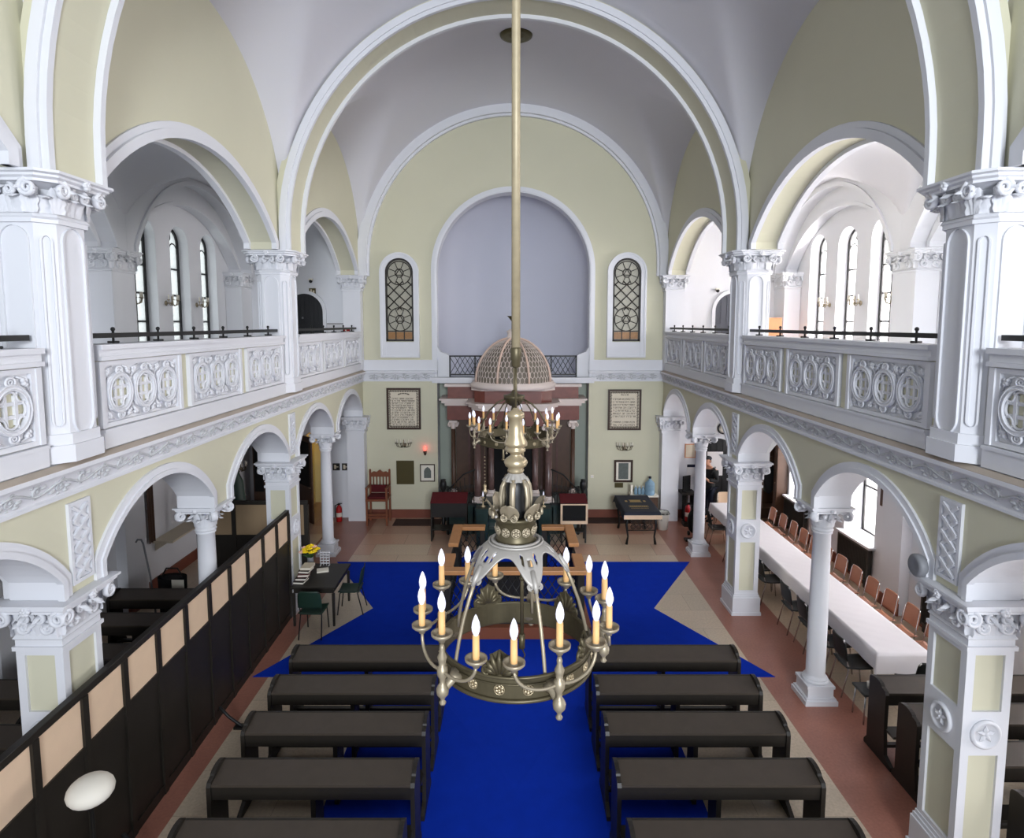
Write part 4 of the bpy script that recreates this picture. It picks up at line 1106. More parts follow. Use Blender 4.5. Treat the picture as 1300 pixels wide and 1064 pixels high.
# stair railings
for s in (-1, 1):
    m = MB()
    m.tube([(s * 0.98, AC - 0.55, 1.75), (s * 1.3, AC - 0.5, 1.6), (s * 1.62, AC - 0.45, 1.25), (s * 1.7, AC - 0.45, 1.2)], 0.02, 6)
    for i in range(6):
        x = s * (1.02 + 0.12 * i); zt = 1.73 - 0.1 * i; m.rod((x, AC - 0.52, 0.82), (x, AC - 0.52, zt), 0.01, 5)
        spiral(m, (x + s * 0.06, AC - 0.52, 1.1), (s, 0, 0), (0, 0, 1), 0.05, 0.008); spiral(m, (x + s * 0.06, AC - 0.52, 1.3 - 0.02 * i), (s, 0, 0), (0, 0, -1), 0.05, 0.008)
    m.box(s * 0.95, s * 1.72, AC - 0.56, AC - 0.48, 0.8, 0.85)
    m.rod((s * 1.7, AC - 0.5, 0), (s * 1.7, AC - 0.5, 1.3), 0.025, 6)
    apart('stair_railing', m, 'black')
    b = MB(); b.box(s * 1.02, s * 1.75, AC - 0.45, 16.95, 0, 0.8); apart('side_block', b, 'greenmarble')
    u = MB(); u.lathe([(0.07, 0), (0.08, 0.04), (0.05, 0.1), (0.05, 1.0), (0.04, 1.05), (0.09, 1.18), (0.085, 1.30), (0.06, 1.36), (0.075, 1.38), (0.0, 1.38)], 14, (s * 1.86, 16.2, 0.0))
    tag(u.build('urn_post', 'black'), 'dark post with urn finial behind the %s velvet-topped stand' % ('left' if s < 0 else 'right'), 'post')
# hanging eternal light
tl = thing('hanging_lamp', 'thin gold beaded lamp chain hanging in front of the left ark columns', 'lamp', (-0.72, 15.6, 0))
m = MB(); m.rod((0, 0, 2.2), (0, 0, 3.35), 0.012, 5)
for i in range(8): m.ball((0, 0, 2.15 - 0.09 * i), 0.022, 6, 4)
m.build('chain', 'gold', tl)
m = MB(); m.lathe([(0.0, 1.15), (0.05, 1.2), (0.07, 1.28), (0.03, 1.33), (0.05, 1.42), (0.0, 1.5)], 10); m.build('lamp_body', 'gold', tl)
tl.location = (-0.72, 15.45, 0)

# iron grille on the platform above the ark
g = thing('iron_grille', 'black lattice grille along the platform under the apse, behind the dome', 'grille', (0, YB + 0.02, 4.022))
m = MB()
m.box(-1.78, 1.78, -0.02, 0.02, 0.56, 0.6); m.box(-1.78, 1.78, -0.015, 0.015, 0.05, 0.08)
for x in (-1.76, -1.06, 1.06, 1.76): m.box(x - 0.02, x + 0.02, -0.02, 0.02, 0, 0.6)
m.build('frame', 'black', g)
m = MB()
for i in range(-1, 26):
    xa = -1.76 + i * 0.14
    for q in (-1, 1):
        x0, x1 = (xa, xa + 0.28) if q > 0 else (xa + 0.28, xa)
        a = Vector((x0, 0.006 * q, 0.08)); b = Vector((x1, 0.006 * q, 0.56))
        if min(x0, x1) < -1.78 or max(x0, x1) > 1.78: continue
        m.rod(a, b, 0.008, 4)
m.build('lattice', 'black', g)

# ------------------------------------------------------------------ bimah
bm_ = thing('bimah', 'square reading platform with honey wood rails and lattice sides on the star carpet', 'bimah', (0, 0, 0))
BX, BF, BB = 1.18, 10.55, 12.9
def bpart(nm, mb, mt, bevel=0.0, lab=None):
    o = mb.build(nm, mt, bm_, bevel=bevel)
    if lab: o['label'] = lab
    return o
m = MB(); m.box(-1.36, 1.36, 10.4, 13.0, 0.008, 0.22); bpart('platform', m, 'redwood')
m = MB(); m.box(-1.2, 1.2, 10.75, 13.0, 0.22, 0.235); bpart('platform_carpet', m, 'blue')
RZ = 1.2
for x in (-BX, BX):
    for y in (BF, BB):
        m = MB(); m.box(x - 0.06, x + 0.06, y - 0.06, y + 0.06, 0.22, RZ - 0.06); bpart('rail_post', m, 'darkwood', 0.005)
for x in (-0.66, 0.66):
    m = MB(); m.box(x - 0.05, x + 0.05, BB - 0.05, BB + 0.05, 0.22, RZ - 0.06); bpart('rail_post', m, 'darkwood', 0.005)
def rail(nm, x0, x1, y0, y1):
    m = MB(); m.box(x0, x1, y0, y1, RZ - 0.06, RZ + 0.02); bpart(nm, m, 'oak', 0.012)
rail('front_rail', -BX - 0.1, BX + 0.1, BF - 0.1, BF + 0.1)
for s in (-1, 1):
    a, b = sorted((s * (BX - 0.1), s * (BX + 0.1))); rail('side_rail', a, b, BF + 0.1, 11.3); rail('side_rail', a, b, 11.83, BB + 0.1)
    a, b = sorted((s * 0.6, s * (BX - 0.1))); rail('back_rail', a, b, BB - 0.1, BB + 0.1)
def lattice(x0, x1, z0, z1, fn, st=0.14, r=0.009, back=None, name='lattice_panel'):
    m = MB(); w = x1 - x0; h = z1 - z0; k = h / (2 * st)
    for i in range(int(-h / st) - 2, int(w / st) + 2):
        for q in (-1, 1):
            a0 = x0 + i * st; b0 = a0 + h * 0.62
            (p0, p1) = ((a0, z0), (b0, z1)) if q > 0 else ((a0, z1), (b0, z0))
            ta = max(0, (x0 - p0[0]) / (p1[0] - p0[0])); tb = min(1, (x1 - p0[0]) / (p1[0] - p0[0]))
            if tb - ta < 0.03: continue
            A = (p0[0] + (p1[0] - p0[0]) * ta, p0[1] + (p1[1] - p0[1]) * ta); B = (p0[0] + (p1[0] - p0[0]) * tb, p0[1] + (p1[1] - p0[1]) * tb)
            m.rod(fn(A[0], A[1], 0.006 * q), fn(B[0], B[1], 0.006 * q), r, 5)
    for a, b, c, d in ((x0, x1, z0, z0), (x0, x1, z1, z1), (x0, x0, z0, z1), (x1, x1, z0, z1)): m.rod(fn(a, c, 0), fn(b, d, 0), 0.014, 5)
    bpart(name, m, 'black')
lattice(-BX + 0.06, BX - 0.06, 0.3, RZ - 0.08, lambda a, b, t: (a, BF + t, b))
for s in (-1, 1):
    lattice(BF + 0.06, BB - 0.06, 0.3, RZ - 0.08, lambda a, b, t, s=s: (s * BX + t, a, b))
    a, b = sorted((s * 0.71, s * (BX - 0.06))); lattice(a, b, 0.3, RZ - 0.08, lambda a, b, t: (a, BB + t, b))
m = MB(); m.box(-BX, BX, BF - 0.02, BF - 0.0, 0.22, 0.34); bpart('kick_board', m, 'darkwood')
# reading desk under a blue cover inside the bimah
dk = thing('reading_desk', 'reading desk under a deep blue cover inside the bimah rails', 'desk', (0, 11.9, 0.237))
m = MB(); m.box(-0.5, 0.5, -0.3, 0.3, 0, 0.72); m.build('body', 'darkwood', dk, bevel=0.01)
m = MB(); m.prism([(-0.36, 0.74), (0.36, 0.92), (0.36, 0.72), (-0.36, 0.6)], lambda a, b, t: (t, -a, b), -0.56, 0.56); m.build('cover', 'blue', dk, bevel=0.015)
tag(MB().box(-0.28, 0.05, 11.72, 11.98, 1.19, 1.2).build('folded_cloth', 'lightgrey'), 'small pale folded cloth lying on the blue reading desk cover', 'cloth')
bpy.data.objects['folded_cloth'].rotation_euler = (0, 0, 0)
# gold hand-lights on the ark stair newels
for s, nm in ((-1, 'left'), (1, 'right')):
    c = thing('candelabrum', 'small gold candelabrum with white flame bulb on the %s stair newel' % nm, 'candelabrum', (s * 0.74, AC - 1.46, 1.032))
    m = MB(); m.lathe([(0.06, 0), (0.06, 0.02), (0.02, 0.05), (0.02, 0.2), (0.05, 0.24), (0.0, 0.26)], 10)
    for q in (-1, 1): m.tube([(0, 0, 0.15), (q * 0.06, 0, 0.13), (q * 0.09, 0, 0.22)], 0.01, 5)
    m.build('stand', 'gold', c); m = MB(); m.lathe([(0.015, 0.26), (0.02, 0.3), (0.012, 0.36), (0.0, 0.4)], 8); m.build('bulb', 'bulb', c)
# ================================================================== CARPET, PEWS, PARTITIONS, TABLES, CHAIRS
# star carpet and the runner along the aisle
CR = 4.72; CY = 11.6
def pt(r, a): return (r * math.cos(math.radians(a)), CY + r * math.sin(math.radians(a)))
star = []
for k in range(6): star.append(pt(CR, 90 + 60 * k)); star.append(pt(CR / math.sqrt(3), 120 + 60 * k))
hw = 2.18
# the runner is woven on to the lower point of the star
S = star
xt = (CY + CR - 14.69) * math.tan(PI / 6)
S = [(xt, 14.69), (-xt, 14.69)] + star[1:]
def carpet():
    m = MB()
    # full star as triangles round the centre, plus the runner, all one thickness
    top = [(0.0, CY)] + S
    vs = [(x, y, 0.007) for x, y in top] + [(x, y, 0.001) for x, y in top]
    n = len(top)
    fs = []
    for i in range(13):
        j = (i + 1) % 13; fs.append((0, 1 + i, 1 + j)); fs.append((1 + i, n + 1 + i, n + 1 + j, 1 + j))
    m.add(vs, fs); return m
m = carpet()
tag(m.build('star_carpet', 'blue'), 'royal blue six-pointed star carpet spread under the bimah and front benches', 'carpet')
m = MB()
yb = CY - CR / 2 - 0.0006; xs = CR * 0.2887
run = [(-hw, 1.0), (hw, 1.0), (hw, yb), (xs + 0.0006, yb), (0, CY - CR - 0.0014), (-xs - 0.0006, yb), (-hw, yb)]
m.prism(run, lambda a, b, t: (a, b, t), 0.0005, 0.0068)
tag(m.build('runner_carpet', 'blue'), 'royal blue runner carpet along the central aisle between the benches', 'carpet')
m = MB(); m.box(-3.3, -2.0, 16.55, 17.1, 0.0, 0.02); tag(m.build('floor_mat', 'mat', bevel=0.005), 'dark brown mat on the floor left of the ark steps', 'mat')
m = MB(); m.box(2.02, 3.35, 16.75, 17.24, 0.0, 0.02); tag(m.build('floor_mat', 'mat', bevel=0.005), 'dark brown mat at the foot of the back wall by the cloth-covered table', 'mat')

# ---- benches with book ledge: ledge and apron towards the ark side, seat behind
def bench_proto(L):
    led = MB(); led.prism([(-0.155, 0.88), (0.15, 0.935), (0.15, 0.955), (-0.155, 0.905)], lambda a, b, t: (t, a, b), -L / 2 + 0.03, L / 2 - 0.03)
    ap = MB(); ap.box(-L / 2 + 0.03, L / 2 - 0.03, -0.145, -0.115, 0.74, 0.885)
    cap = MB(); cap.box(-L / 2 + 0.03, L / 2 - 0.03, 0.151, 0.175, 0.70, 0.958)
    ft = MB(); ft.box(-L / 2 + 0.03, L / 2 - 0.03, -0.04, 0.02, 0.10, 0.14)
    st = MB(); st.box(-L / 2 + 0.03, L / 2 - 0.03, -0.32, -0.11, 0.41, 0.44)
    en = MB()
    prof = [(-0.34, 0), (-0.34, 0.05), (-0.2, 0.12), (-0.17, 0.4), (-0.17, 0.885), (-0.15, 0.925)] + [(0.05 + 0.13 * math.cos(a), 0.945 + 0.05 * math.sin(a)) for a in [PI * (1 - i / 8) for i in range(9)]] + [(0.185, 0.93), (0.185, 0.12), (0.24, 0.05), (0.24, 0.0)]
    en.prism(prof, lambda a, b, t: (t, a, b), -0.022, 0.022)
    lg = MB(); lg.box(-0.025, 0.025, -0.10, 0.15, 0, 0.74); lg.box(-0.025, 0.025, -0.31, -0.10, 0.36, 0.41)
    return dict(book_ledge=led.mesh('book_ledge', 'ledgewood'), apron=ap.mesh('apron', 'darkwood'), top_rail=cap.mesh('top_rail', 'darkwood'), foot_rail=ft.mesh('foot_rail', 'darkwood'), seat=st.mesh('seat', 'darkwood'), end_panel=en.mesh('end_panel', 'darkwood'), leg=lg.mesh('leg', 'darkwood'))
def bench(proto, L, x, y, label, group, nl=1):
    t = thing('bench', label, 'bench', (x, y, 0.0085), group=group)
    for k in ('book_ledge', 'apron', 'top_rail', 'foot_rail', 'seat'): part(k, proto[k], t, label='worn grey-brown sloping ledge' if k == 'book_ledge' else None)
    for s in (-1, 1): part('end_panel', proto['end_panel'], t, (s * (L / 2 - 0.022 if True else 0), 0, 0))
    for i in range(nl): part('leg', proto['leg'], t, (-L / 2 + L * (i + 1) / (nl + 1), 0, 0))
    return t
BL = 2.08; bp = bench_proto(BL)
ORD = ['frontmost dark bench', 'second dark bench from the star carpet', 'third dark bench from the star carpet', 'fourth dark bench from the star carpet', 'fifth dark bench from the star carpet', 'rearmost dark bench']
for i, y in enumerate((8.26, 7.51, 6.74, 5.95, 5.15, 4.35)):
    for sg, nm in SIDES:
        bench(bp, BL, sg * 2.04 + (0.02 if sg > 0 else 0), y, '%s on the %s of the central aisle' % (ORD[i], nm), 'dark benches in the nave')
RL = 2.1; rp = bench_proto(RL)
for i, y in enumerate((7.5, 6.9, 6.22, 5.5)):
    bench(rp, RL, 5.67 if y > 6.5 else 5.9, y, '%s in the right aisle behind the near square pier' % ['first dark bench past the white table', 'second dark bench past the white table', 'third dark bench past the white table', 'last dark bench'][i], 'dark benches in the right aisle')
WL = 1.9; wp = bench_proto(WL)
for i, y in enumerate((10.15, 9.25, 8.3, 7.4, 6.5, 5.6)):
    bench(wp, WL, -5.85, y, '%s in the left aisle behind the panelled partition' % ['farthest dark bench, a bag standing beyond it', 'second farthest dark bench', 'third dark bench', 'fourth dark bench', 'fifth dark bench beside the near pier', 'nearest dark bench'][i], 'dark benches in the left aisle')

# ---- panelled partition
def partition(name, label, n, w, h, zc, loc, rz, cloth='fabric'):
    t = thing(name, label, 'partition', loc, rz)
    m = MB(); m.box(0, n * w, -0.035, 0.035, h - 0.075, h); m.build('top_rail', 'darkwood', t, bevel=0.006)
    m = MB(); m.box(0.0, n * w, -0.03, 0.03, zc - 0.08, zc); m.build('middle_rail', 'darkwood', t)
    m = MB(); m.box(0, n * w, -0.03, 0.03, 0.0, 0.12); m.build('bottom_rail', 'darkwood', t)
    for k in range(n + 1):
        m = MB(); x = min(max(k * w, 0.03), n * w - 0.03); m.box(x - 0.04, x + 0.04, -0.04, 0.04, 0, h - 0.075); m.build('post', 'darkwood', t)
    for k in range(n):
        m = MB(); m.box(k * w + 0.03, k * w + w - 0.03, -0.012, 0.012, zc, h - 0.07); o = m.build('cloth_panel', cloth, t); o['label'] = 'stretched beige cloth panel'
        m = MB(); m.box(k * w + 0.03, k * w + w - 0.03, -0.016, 0.016, 0.1, zc - 0.06); m.build('wood_panel', 'darkwood', t)
    return t
partition('partition_screen', 'long dark wood partition with a row of beige cloth panels along the left aisle', 13, 0.632, 2.06, 1.50, (-4.205, 11.27, 0), -PI / 2 + 0.0165)
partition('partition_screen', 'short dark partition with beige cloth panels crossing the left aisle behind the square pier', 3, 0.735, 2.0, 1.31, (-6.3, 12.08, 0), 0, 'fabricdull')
# small castor feet seen on the nave side
for y, lab in ((8.02, 'black bracket foot of the partition nearest the second bench'), (5.9, 'black bracket foot of the partition near the lower left corner')):
    m = MB(); m.tube([(-4.02, y, 0.3), (-3.9, y, 0.16), (-3.75, y, 0.04), (-3.7, y, 0.03)], 0.022, 6); m.box(-3.82, -3.68, y - 0.05, y + 0.05, 0.0, 0.03)
    tag(m.build('bracket_foot', 'black'), lab, 'foot', 'bracket feet of the partition')

# ---- chairs
def chair_proto(shell, frame):
    se = MB(); se.grid(lambda u, v: ((u - 0.5) * 0.42, (v - 0.5) * 0.40, 0.45 + 0.02 * (2 * (u - 0.5)) ** 2 - 0.015 * math.sin(PI * v)), 10, 10); sm = se.mesh('seat', shell)
    bk = MB()
    def back(u, v):
        x = (u - 0.5) * 0.42 * (1.0 - 0.12 * v ** 3); z = 0.56 + 0.32 * v
        if v > 0.8: x *= math.sqrt(max(0.05, 1 - ((v - 0.8) / 0.2) ** 2 * 0.35))
        return (x, 0.20 + 0.05 * v - 0.04 * (1 - (2 * u - 1) ** 2) * -1 * 0.6, z)
    bk.grid(back, 12, 12); bm__ = bk.mesh('backrest', shell)
    fr = []
    for s in (-1, 1):
        f = MB(); f.tube([(s * 0.19, -0.22, 0.0), (s * 0.18, -0.17, 0.42), (s * 0.18, -0.14, 0.44), (s * 0.18, 0.12, 0.44)], 0.011, 6); fr.append(('leg', f.mesh('leg', frame)))
        f = MB(); f.tube([(s * 0.20, 0.26, 0.0), (s * 0.185, 0.16, 0.42), (s * 0.185, 0.19, 0.55), (s * 0.18, 0.235, 0.83), (s * 0.16, 0.25, 0.87)], 0.011, 6); fr.append(('leg', f.mesh('leg', frame)))
    f = MB(); f.rod((-0.18, -0.15, 0.43), (0.18, -0.15, 0.43), 0.010, 6); f2 = MB(); f2.rod((-0.185, 0.17, 0.43), (0.185, 0.17, 0.43), 0.010, 6)
    fr.append(('crossbar', f.mesh('crossbar', frame))); fr.append(('crossbar', f2.mesh('crossbar', frame)))
    return [('seat', sm), ('backrest', bm__)] + fr
def chair(proto, x, y, rz, label, group=None):
    """the back of the chair looks along +y before turning"""
    t = thing('chair', label, 'chair', (x, y, 0.0095 if x < 0 else 0.0), rz, group=group)
    for n, me in proto:
        o = part(n, me, t)
        if n in ('seat', 'backrest'): s = o.modifiers.new('thickness', 'SOLIDIFY'); s.thickness = 0.014
    return t
cp_brown = chair_proto('chairwood', 'chrome'); cp_dark = chair_proto('chairdark', 'chrome'); cp_green = chair_proto('chairgreen', 'black'); cp_tan = chair_proto('fabric', 'chrome')
NUM = ['first', 'second', 'third', 'fourth', 'fifth', 'sixth', 'seventh', 'eighth', 'ninth', 'tenth', 'eleventh', 'twelfth', 'thirteenth', 'fourteenth']
for i in range(13): chair(cp_brown, 6.33 + random.uniform(-0.02, 0.02), 8.75 + 0.545 * i, -PI / 2 + random.uniform(-0.06, 0.06), '%s brown-backed chair from the near end on the wall side of the long white table' % NUM[i], 'brown chairs along the wall side of the white table')
for i, y in enumerate((8.9, 9.5, 10.1, 10.75, 11.95, 12.55, 13.15, 13.75, 15.1)):
    chair(cp_dark, 5.1, y, PI / 2 + random.uniform(-0.08, 0.08), '%s dark chair from the near end on the nave side of the long white table' % NUM[i], 'dark chairs along the nave side of the white table')
chair(cp_dark, 5.72, 8.36, PI + 0.05, 'dark chair drawn up to the near end of the long white table')
chair(cp_tan, 5.82, 16.54, 0.0, 'pale beige chair at the far head of the long white table, beside the standing person')
chair(cp_green, -3.55, 10.62, PI, 'dark green chair drawn up to the near side of the small black table')
chair(cp_green, -3.12, 11.5, -PI / 2 + 0.05, 'dark green chair tucked under the right side of the small black table')

# ---- long table with white cloth
t = thing('long_table', 'long row table hidden under the white cloth in the right aisle', 'table', (5.65, 12.43, 0))
m = MB(); m.box(-0.36, 0.36, -3.77, 3.77, 0.70, 0.735); m.build('tabletop', 'oak', t)
for yy in (-3.7, -1.9, 0, 1.9, 3.7):
    for s in (-1, 1): m = MB(); m.rod((s * 0.3, yy, 0), (s * 0.3, yy, 0.70), 0.02, 6); m.build('leg', 'chrome', t)
m = MB()
def tc(u, v):
    # across (u) with hanging sides, along (v) with hanging ends
    w = 1.24; a = (u - 0.5) * w; L = 8.26; b = (v - 0.5) * L
    dx = max(0, abs(a) - 0.39); dy = max(0, abs(b) - 3.82)
    x = math.copysign(min(abs(a), 0.39), a) + math.copysign(dx * 0.16, a); y = math.copysign(min(abs(b), 3.82), b) + math.copysign(dy * 0.12, b)
    z = 0.745 - math.hypot(dx, dy) * 0.98
    if dx > 0: x += 0.008 * math.sin(y * 9)
    if dx == 0 and dy == 0: z += 0.0015 * math.sin(y * 23.0) * math.sin(x * 17)
    return (5.65 + x, 12.43 + y, z)
m.grid(tc, 32, 164); o = m.build('tablecloth', 'cloth'); tag(o, 'long white tablecloth draped over the row table in the right aisle', 'tablecloth')
tag(MB().lathe([(0.0, 0.0), (0.028, 0.0), (0.036, 0.09), (0.033, 0.09), (0.026, 0.006), (0.0, 0.006)], 14, cap=False).build('paper_cup', 'bin', None, (4.95, 8.22, 0.447)), 'small white paper cup standing by the near end of the white table', 'cup')
m = MB(); m.box(-0.16, 0.16, -0.16, 0.16, 0.41, 0.445)
st_ = thing('stool', 'small dark stool holding a paper cup near the end of the white table', 'stool', (4.95, 8.22, 0)); m.build('seat', 'chairdark', st_, bevel=0.01)
for a in (-1, 1):
    for b in (-1, 1): q = MB(); q.rod((a * 0.14, b * 0.14, 0), (a * 0.12, b * 0.12, 0.41), 0.012, 6); q.build('leg', 'chrome', st_)

# ---- small black table on the left, with books and flowers
t = thing('table', 'small black table beside the square pier on the left', 'table', (-3.64, 11.42, 0))
m = MB(); m.box(-0.40, 0.40, -0.57, 0.57, 0.71, 0.75); m.build('tabletop', 'darkwood', t, bevel=0.006)
m = MB(); m.box(-0.36, 0.36, -0.52, 0.52, 0.62, 0.71); m.build('apron', 'darkwood', t)
for a in (-1, 1):
    for b in (-1, 1): m = MB(); m.prism([(-0.025, 0.62), (0.025, 0.62), (0.017, 0), (-0.017, 0)], lambda p, q, r, a=a, b=b: (a * 0.36 + p, b * 0.52 + r, q), -0.022, 0.022); m.build('leg', 'darkwood', t)
def book(x, y, z, w, d, h, rz, cover, label, group):
    t = thing('book', label, 'book', (x, y, z), rz, group=group)
    m = MB(); m.box(-w / 2, w / 2, -d / 2, d / 2, 0, 0.006); m.box(-w / 2, w / 2, -d / 2, d / 2, h - 0.006, h); m.box(-w / 2, -w / 2 + 0.006, -d / 2, d / 2, 0.006, h - 0.006); m.build('cover', cover, t)
    m = MB(); m.box(-w / 2 + 0.006, w / 2 - 0.008, -d / 2 + 0.008, d / 2 - 0.008, 0.006, h - 0.006); m.build('pages', 'page', t)
z = 0.751
for i, (cv, lab) in enumerate((('bookcover', 'lowest dark book of the pile on the small black table'), ('bookcover', 'second dark book of the pile on the small black table'), ('bookred', 'third, maroon book of the pile on the small black table'), ('bookcover', 'fourth dark book of the pile on the small black table'), ('sill', 'topmost pale book of the pile on the small black table'))):
    h = 0.045; book(-3.93 + 0.015 * i, 11.1 + 0.055 * i, z, 0.2, 0.27, h, 0.1 * (i % 3) - 0.1, cv, lab, 'books piled on the small black table'); z += h + 0.001
book(-3.68, 11.6, 0.751, 0.22, 0.17, 0.03, 0.3, 'page', 'pale open booklet lying flat at the foot of the small rack', None)
rk = thing('letter_rack', 'small white wire rack standing on the small black table behind the books', 'rack', (-3.72, 11.88, 0.751))
m = MB()
for k in range(5): m.box(-0.09 + 0.0, 0.09, -0.01, 0.01, 0.04 + 0.055 * k, 0.06 + 0.055 * k)
for k in range(4): m.rod((-0.09 + 0.06 * k, 0, 0), (-0.09 + 0.06 * k, 0, 0.3), 0.008, 5)
m.build('grid', 'lightgrey', rk)
for s in (-1, 1): q = MB(); q.rod((s * 0.08, -0.06, 0.008), (s * 0.08, 0.06, 0.008), 0.008, 5); q.build('foot', 'lightgrey', rk)
vz = thing('flower_vase', 'vase of yellow and pink flowers on the small black table against the pier', 'flowers', (-3.95, 11.72, 0.751))
m = MB(); m.lathe([(0.0, 0.0), (0.06, 0.0), (0.075, 0.08), (0.055, 0.2), (0.065, 0.23)], 16); m.build('vase', 'grey', vz)
lf_ = MB()
for i in range(22):
    a = random.uniform(0, 2 * PI); r = random.uniform(0.05, 0.16); z0 = random.uniform(0.22, 0.36)
    lf_.tube([(0, 0, 0.18), (r * 0.5 * math.cos(a), r * 0.5 * math.sin(a), z0), (r * math.cos(a), r * math.sin(a), z0 + 0.03)], [0.006, 0.018, 0.003], 5, flat=0.3)
lf_.build('leaves', 'leaf', vz)
for i in range(13):
    a = i * 2.4; r = 0.02 + 0.145 * math.sqrt(i / 13); zz = 0.50 - r * 0.9 + random.uniform(-0.03, 0.03); c = (r * math.cos(a), r * math.sin(a), zz)
    m = MB(); m.tube([(0, 0, 0.2), c], 0.004, 4, mi=1)
    for p in range(6):
        b = 2 * PI * p / 6; m.ball((c[0] + 0.034 * math.cos(b), c[1] + 0.034 * math.sin(b), c[2]), 0.03, 6, 4, 0, (1, 1, 0.55))
    m.ball((c[0], c[1], c[2] + 0.012), 0.024, 6, 4); m.build('flower', ['pinkflower' if i in (3, 9, 12, 6) else 'flower', 'leaf'], vz)
# ================================================================== THINGS ON AND AGAINST THE WALLS, PERSON
YW = YB - 0.002
def framed_text(x, z, w, h, label, style):
    t = thing('framed_scroll_text', label, 'framed text', (x, YW - 0.02, z), group='framed Hebrew texts')
    m = MB(); b = 0.055
    for a in ((-w / 2, w / 2, h / 2 - b, h / 2), (-w / 2, w / 2, -h / 2, -h / 2 + b), (-w / 2, -w / 2 + b, -h / 2 + b, h / 2 - b), (w / 2 - b, w / 2, -h / 2 + b, h / 2 - b)): m.box(a[0], a[1], -0.03, 0.018, a[2], a[3])
    m.build('frame', 'frame', t)
    m = MB(); m.box(-w / 2 + b, w / 2 - b, 0.0, 0.012, -h / 2 + b, h / 2 - b); m.build('sheet', 'paper', t)
    rnd = random.Random(3 if style else 5)
    o = MB(); o_in = 0.11
    # ornamental border of small leaves
    for i in range(34):
        for q in (-1, 1):
            zz = -h / 2 + b + 0.03 + (h - 2 * b - 0.06) * i / 33; xx = q * (w / 2 - b - 0.035)
            o.box(xx - 0.026 - 0.008 * (i % 2), xx + 0.026 - 0.008 * (i % 3), -0.004, 0.0, zz - 0.011, zz + 0.007)
    for i in range(24):
        for q in (-1, 1):
            xx = -w / 2 + b + 0.05 + (w - 2 * b - 0.1) * i / 23; zz = q * (h / 2 - b - 0.03)
            o.box(xx - 0.011, xx + 0.011, -0.004, 0.0, zz - 0.022 - 0.006 * (i % 2), zz + 0.02)
    o.build('border', 'ink', t)['kind'] = 'stuff'
    n = MB()
    s = 0.046
    x0, x1 = -w / 2 + o_in + 0.03, w / 2 - o_in - 0.03; zt = h / 2 - o_in - (0.02 if style else 0.06)
    # square letters: a head stroke with one or two legs
    def letter(x, z, s):
        k = rnd.randrange(6); th = s * 0.2
        n.box(x, x + s * 0.8, -0.004, 0.0, z + s - th, z + s)
        if k in (0, 1, 3, 5): n.box(x + s * 0.8 - th, x + s * 0.8, -0.004, 0, z, z + s - th)
        if k in (1, 2, 5): n.box(x, x + th, -0.004, 0, z, z + s * (0.6 if k == 2 else 0.8))
        if k in (3, 4): n.box(x, x + s * 0.7, -0.004, 0, z, z + th)
    if style:
        for i in range(4): letter(-0.1 + 0.055 * i, zt - 0.05, 0.05)
    else:
        for i in range(9):
            a = (i - 4) * 0.24; n.box(0.16 * math.sin(a) * 1.1 - 0.014, 0.16 * math.sin(a) * 1.1 + 0.014, -0.004, 0, zt + 0.03 * math.cos(a * 1.5) - 0.03, zt + 0.03 * math.cos(a * 1.5))
    rows = 12 if not style else 10
    top = zt - 0.10; step = (top + h / 2 - o_in) / rows
    for r in range(rows):
        z = top - step * (r + 1) + 0.01; x = x0
        if style and r == rows - 3: continue
        while x < x1 - s:
            letter(x, z, s); x += s * 1.05
            if rnd.random() < 0.2: x += s * 0.5
    n.build('lettering', 'ink', t)['kind'] = 'stuff'
framed_text(-3.06, 3.13, 0.95, 1.17, 'framed Hebrew text on the back wall left of the ark, arched heading', False)
framed_text(3.12, 3.10, 0.93, 1.15, 'framed Hebrew text on the back wall right of the ark, short centred heading', True)
sconce(-3.06, YW, 2.12, 0, 'brass candle sconce under the framed text left of the ark', 6, 1.15)
sconce(3.12, YW, 2.03, 0, 'brass candle sconce under the framed text right of the ark', 6, 1.15)
t = thing('red_wall_lamp', 'small wall lamp glowing red above a little framed print left of the ark', 'lamp', (-2.47, YW, 1.98))
m = MB(); m.lathe([(0.0, -0.16), (0.03, -0.15), (0.05, -0.06), (0.035, -0.03), (0.0, -0.03)], 12, (0, -0.1, 0)); m.rod((0, 0, -0.1), (0, -0.1, -0.1), 0.015, 6); m.build('bracket', 'frame', t)
m = MB(); m.lathe([(0.02, -0.03), (0.045, 0.02), (0.035, 0.08), (0.0, 0.11)], 12, (0, -0.1, 0)); m.build('glass', 'redlamp', t)
m = MB(); m.box(-0.25, 0.25, -0.02, 0.0, -0.34, 0.34); 
tag(m.build('wall_plaque', 'plaque', None, (-3.05, YW, 1.31), bevel=0.006), 'plain dark olive metal plaque on the back wall beside the tall red-seated chair', 'plaque')
def picture(name, x, z, w, h, b, fr, mt_, label, art):
    t = thing(name, label, 'picture', (x, YW - 0.015, z))
    m = MB()
    for a in ((-w / 2, w / 2, h / 2 - b, h / 2), (-w / 2, w / 2, -h / 2, -h / 2 + b), (-w / 2, -w / 2 + b, -h / 2 + b, h / 2 - b), (w / 2 - b, w / 2, -h / 2 + b, h / 2 - b)): m.box(a[0], a[1], -0.02, 0.014, a[2], a[3])
    m.build('frame', fr, t)
    m = MB(); m.box(-w / 2 + b, w / 2 - b, 0.0, 0.01, -h / 2 + b, h / 2 - b); m.build('mount', 'matboard', t)
    art(t, w, h)
def art_arch(t, w, h):
    m = MB(); m.prism([(-0.1, -0.15), (0.1, -0.15), (0.1, 0.05), (0.07, 0.12), (0, 0.17), (-0.07, 0.12), (-0.1, 0.05)], cross, -0.004, 0.0); m.build('print', 'greyprint', t)
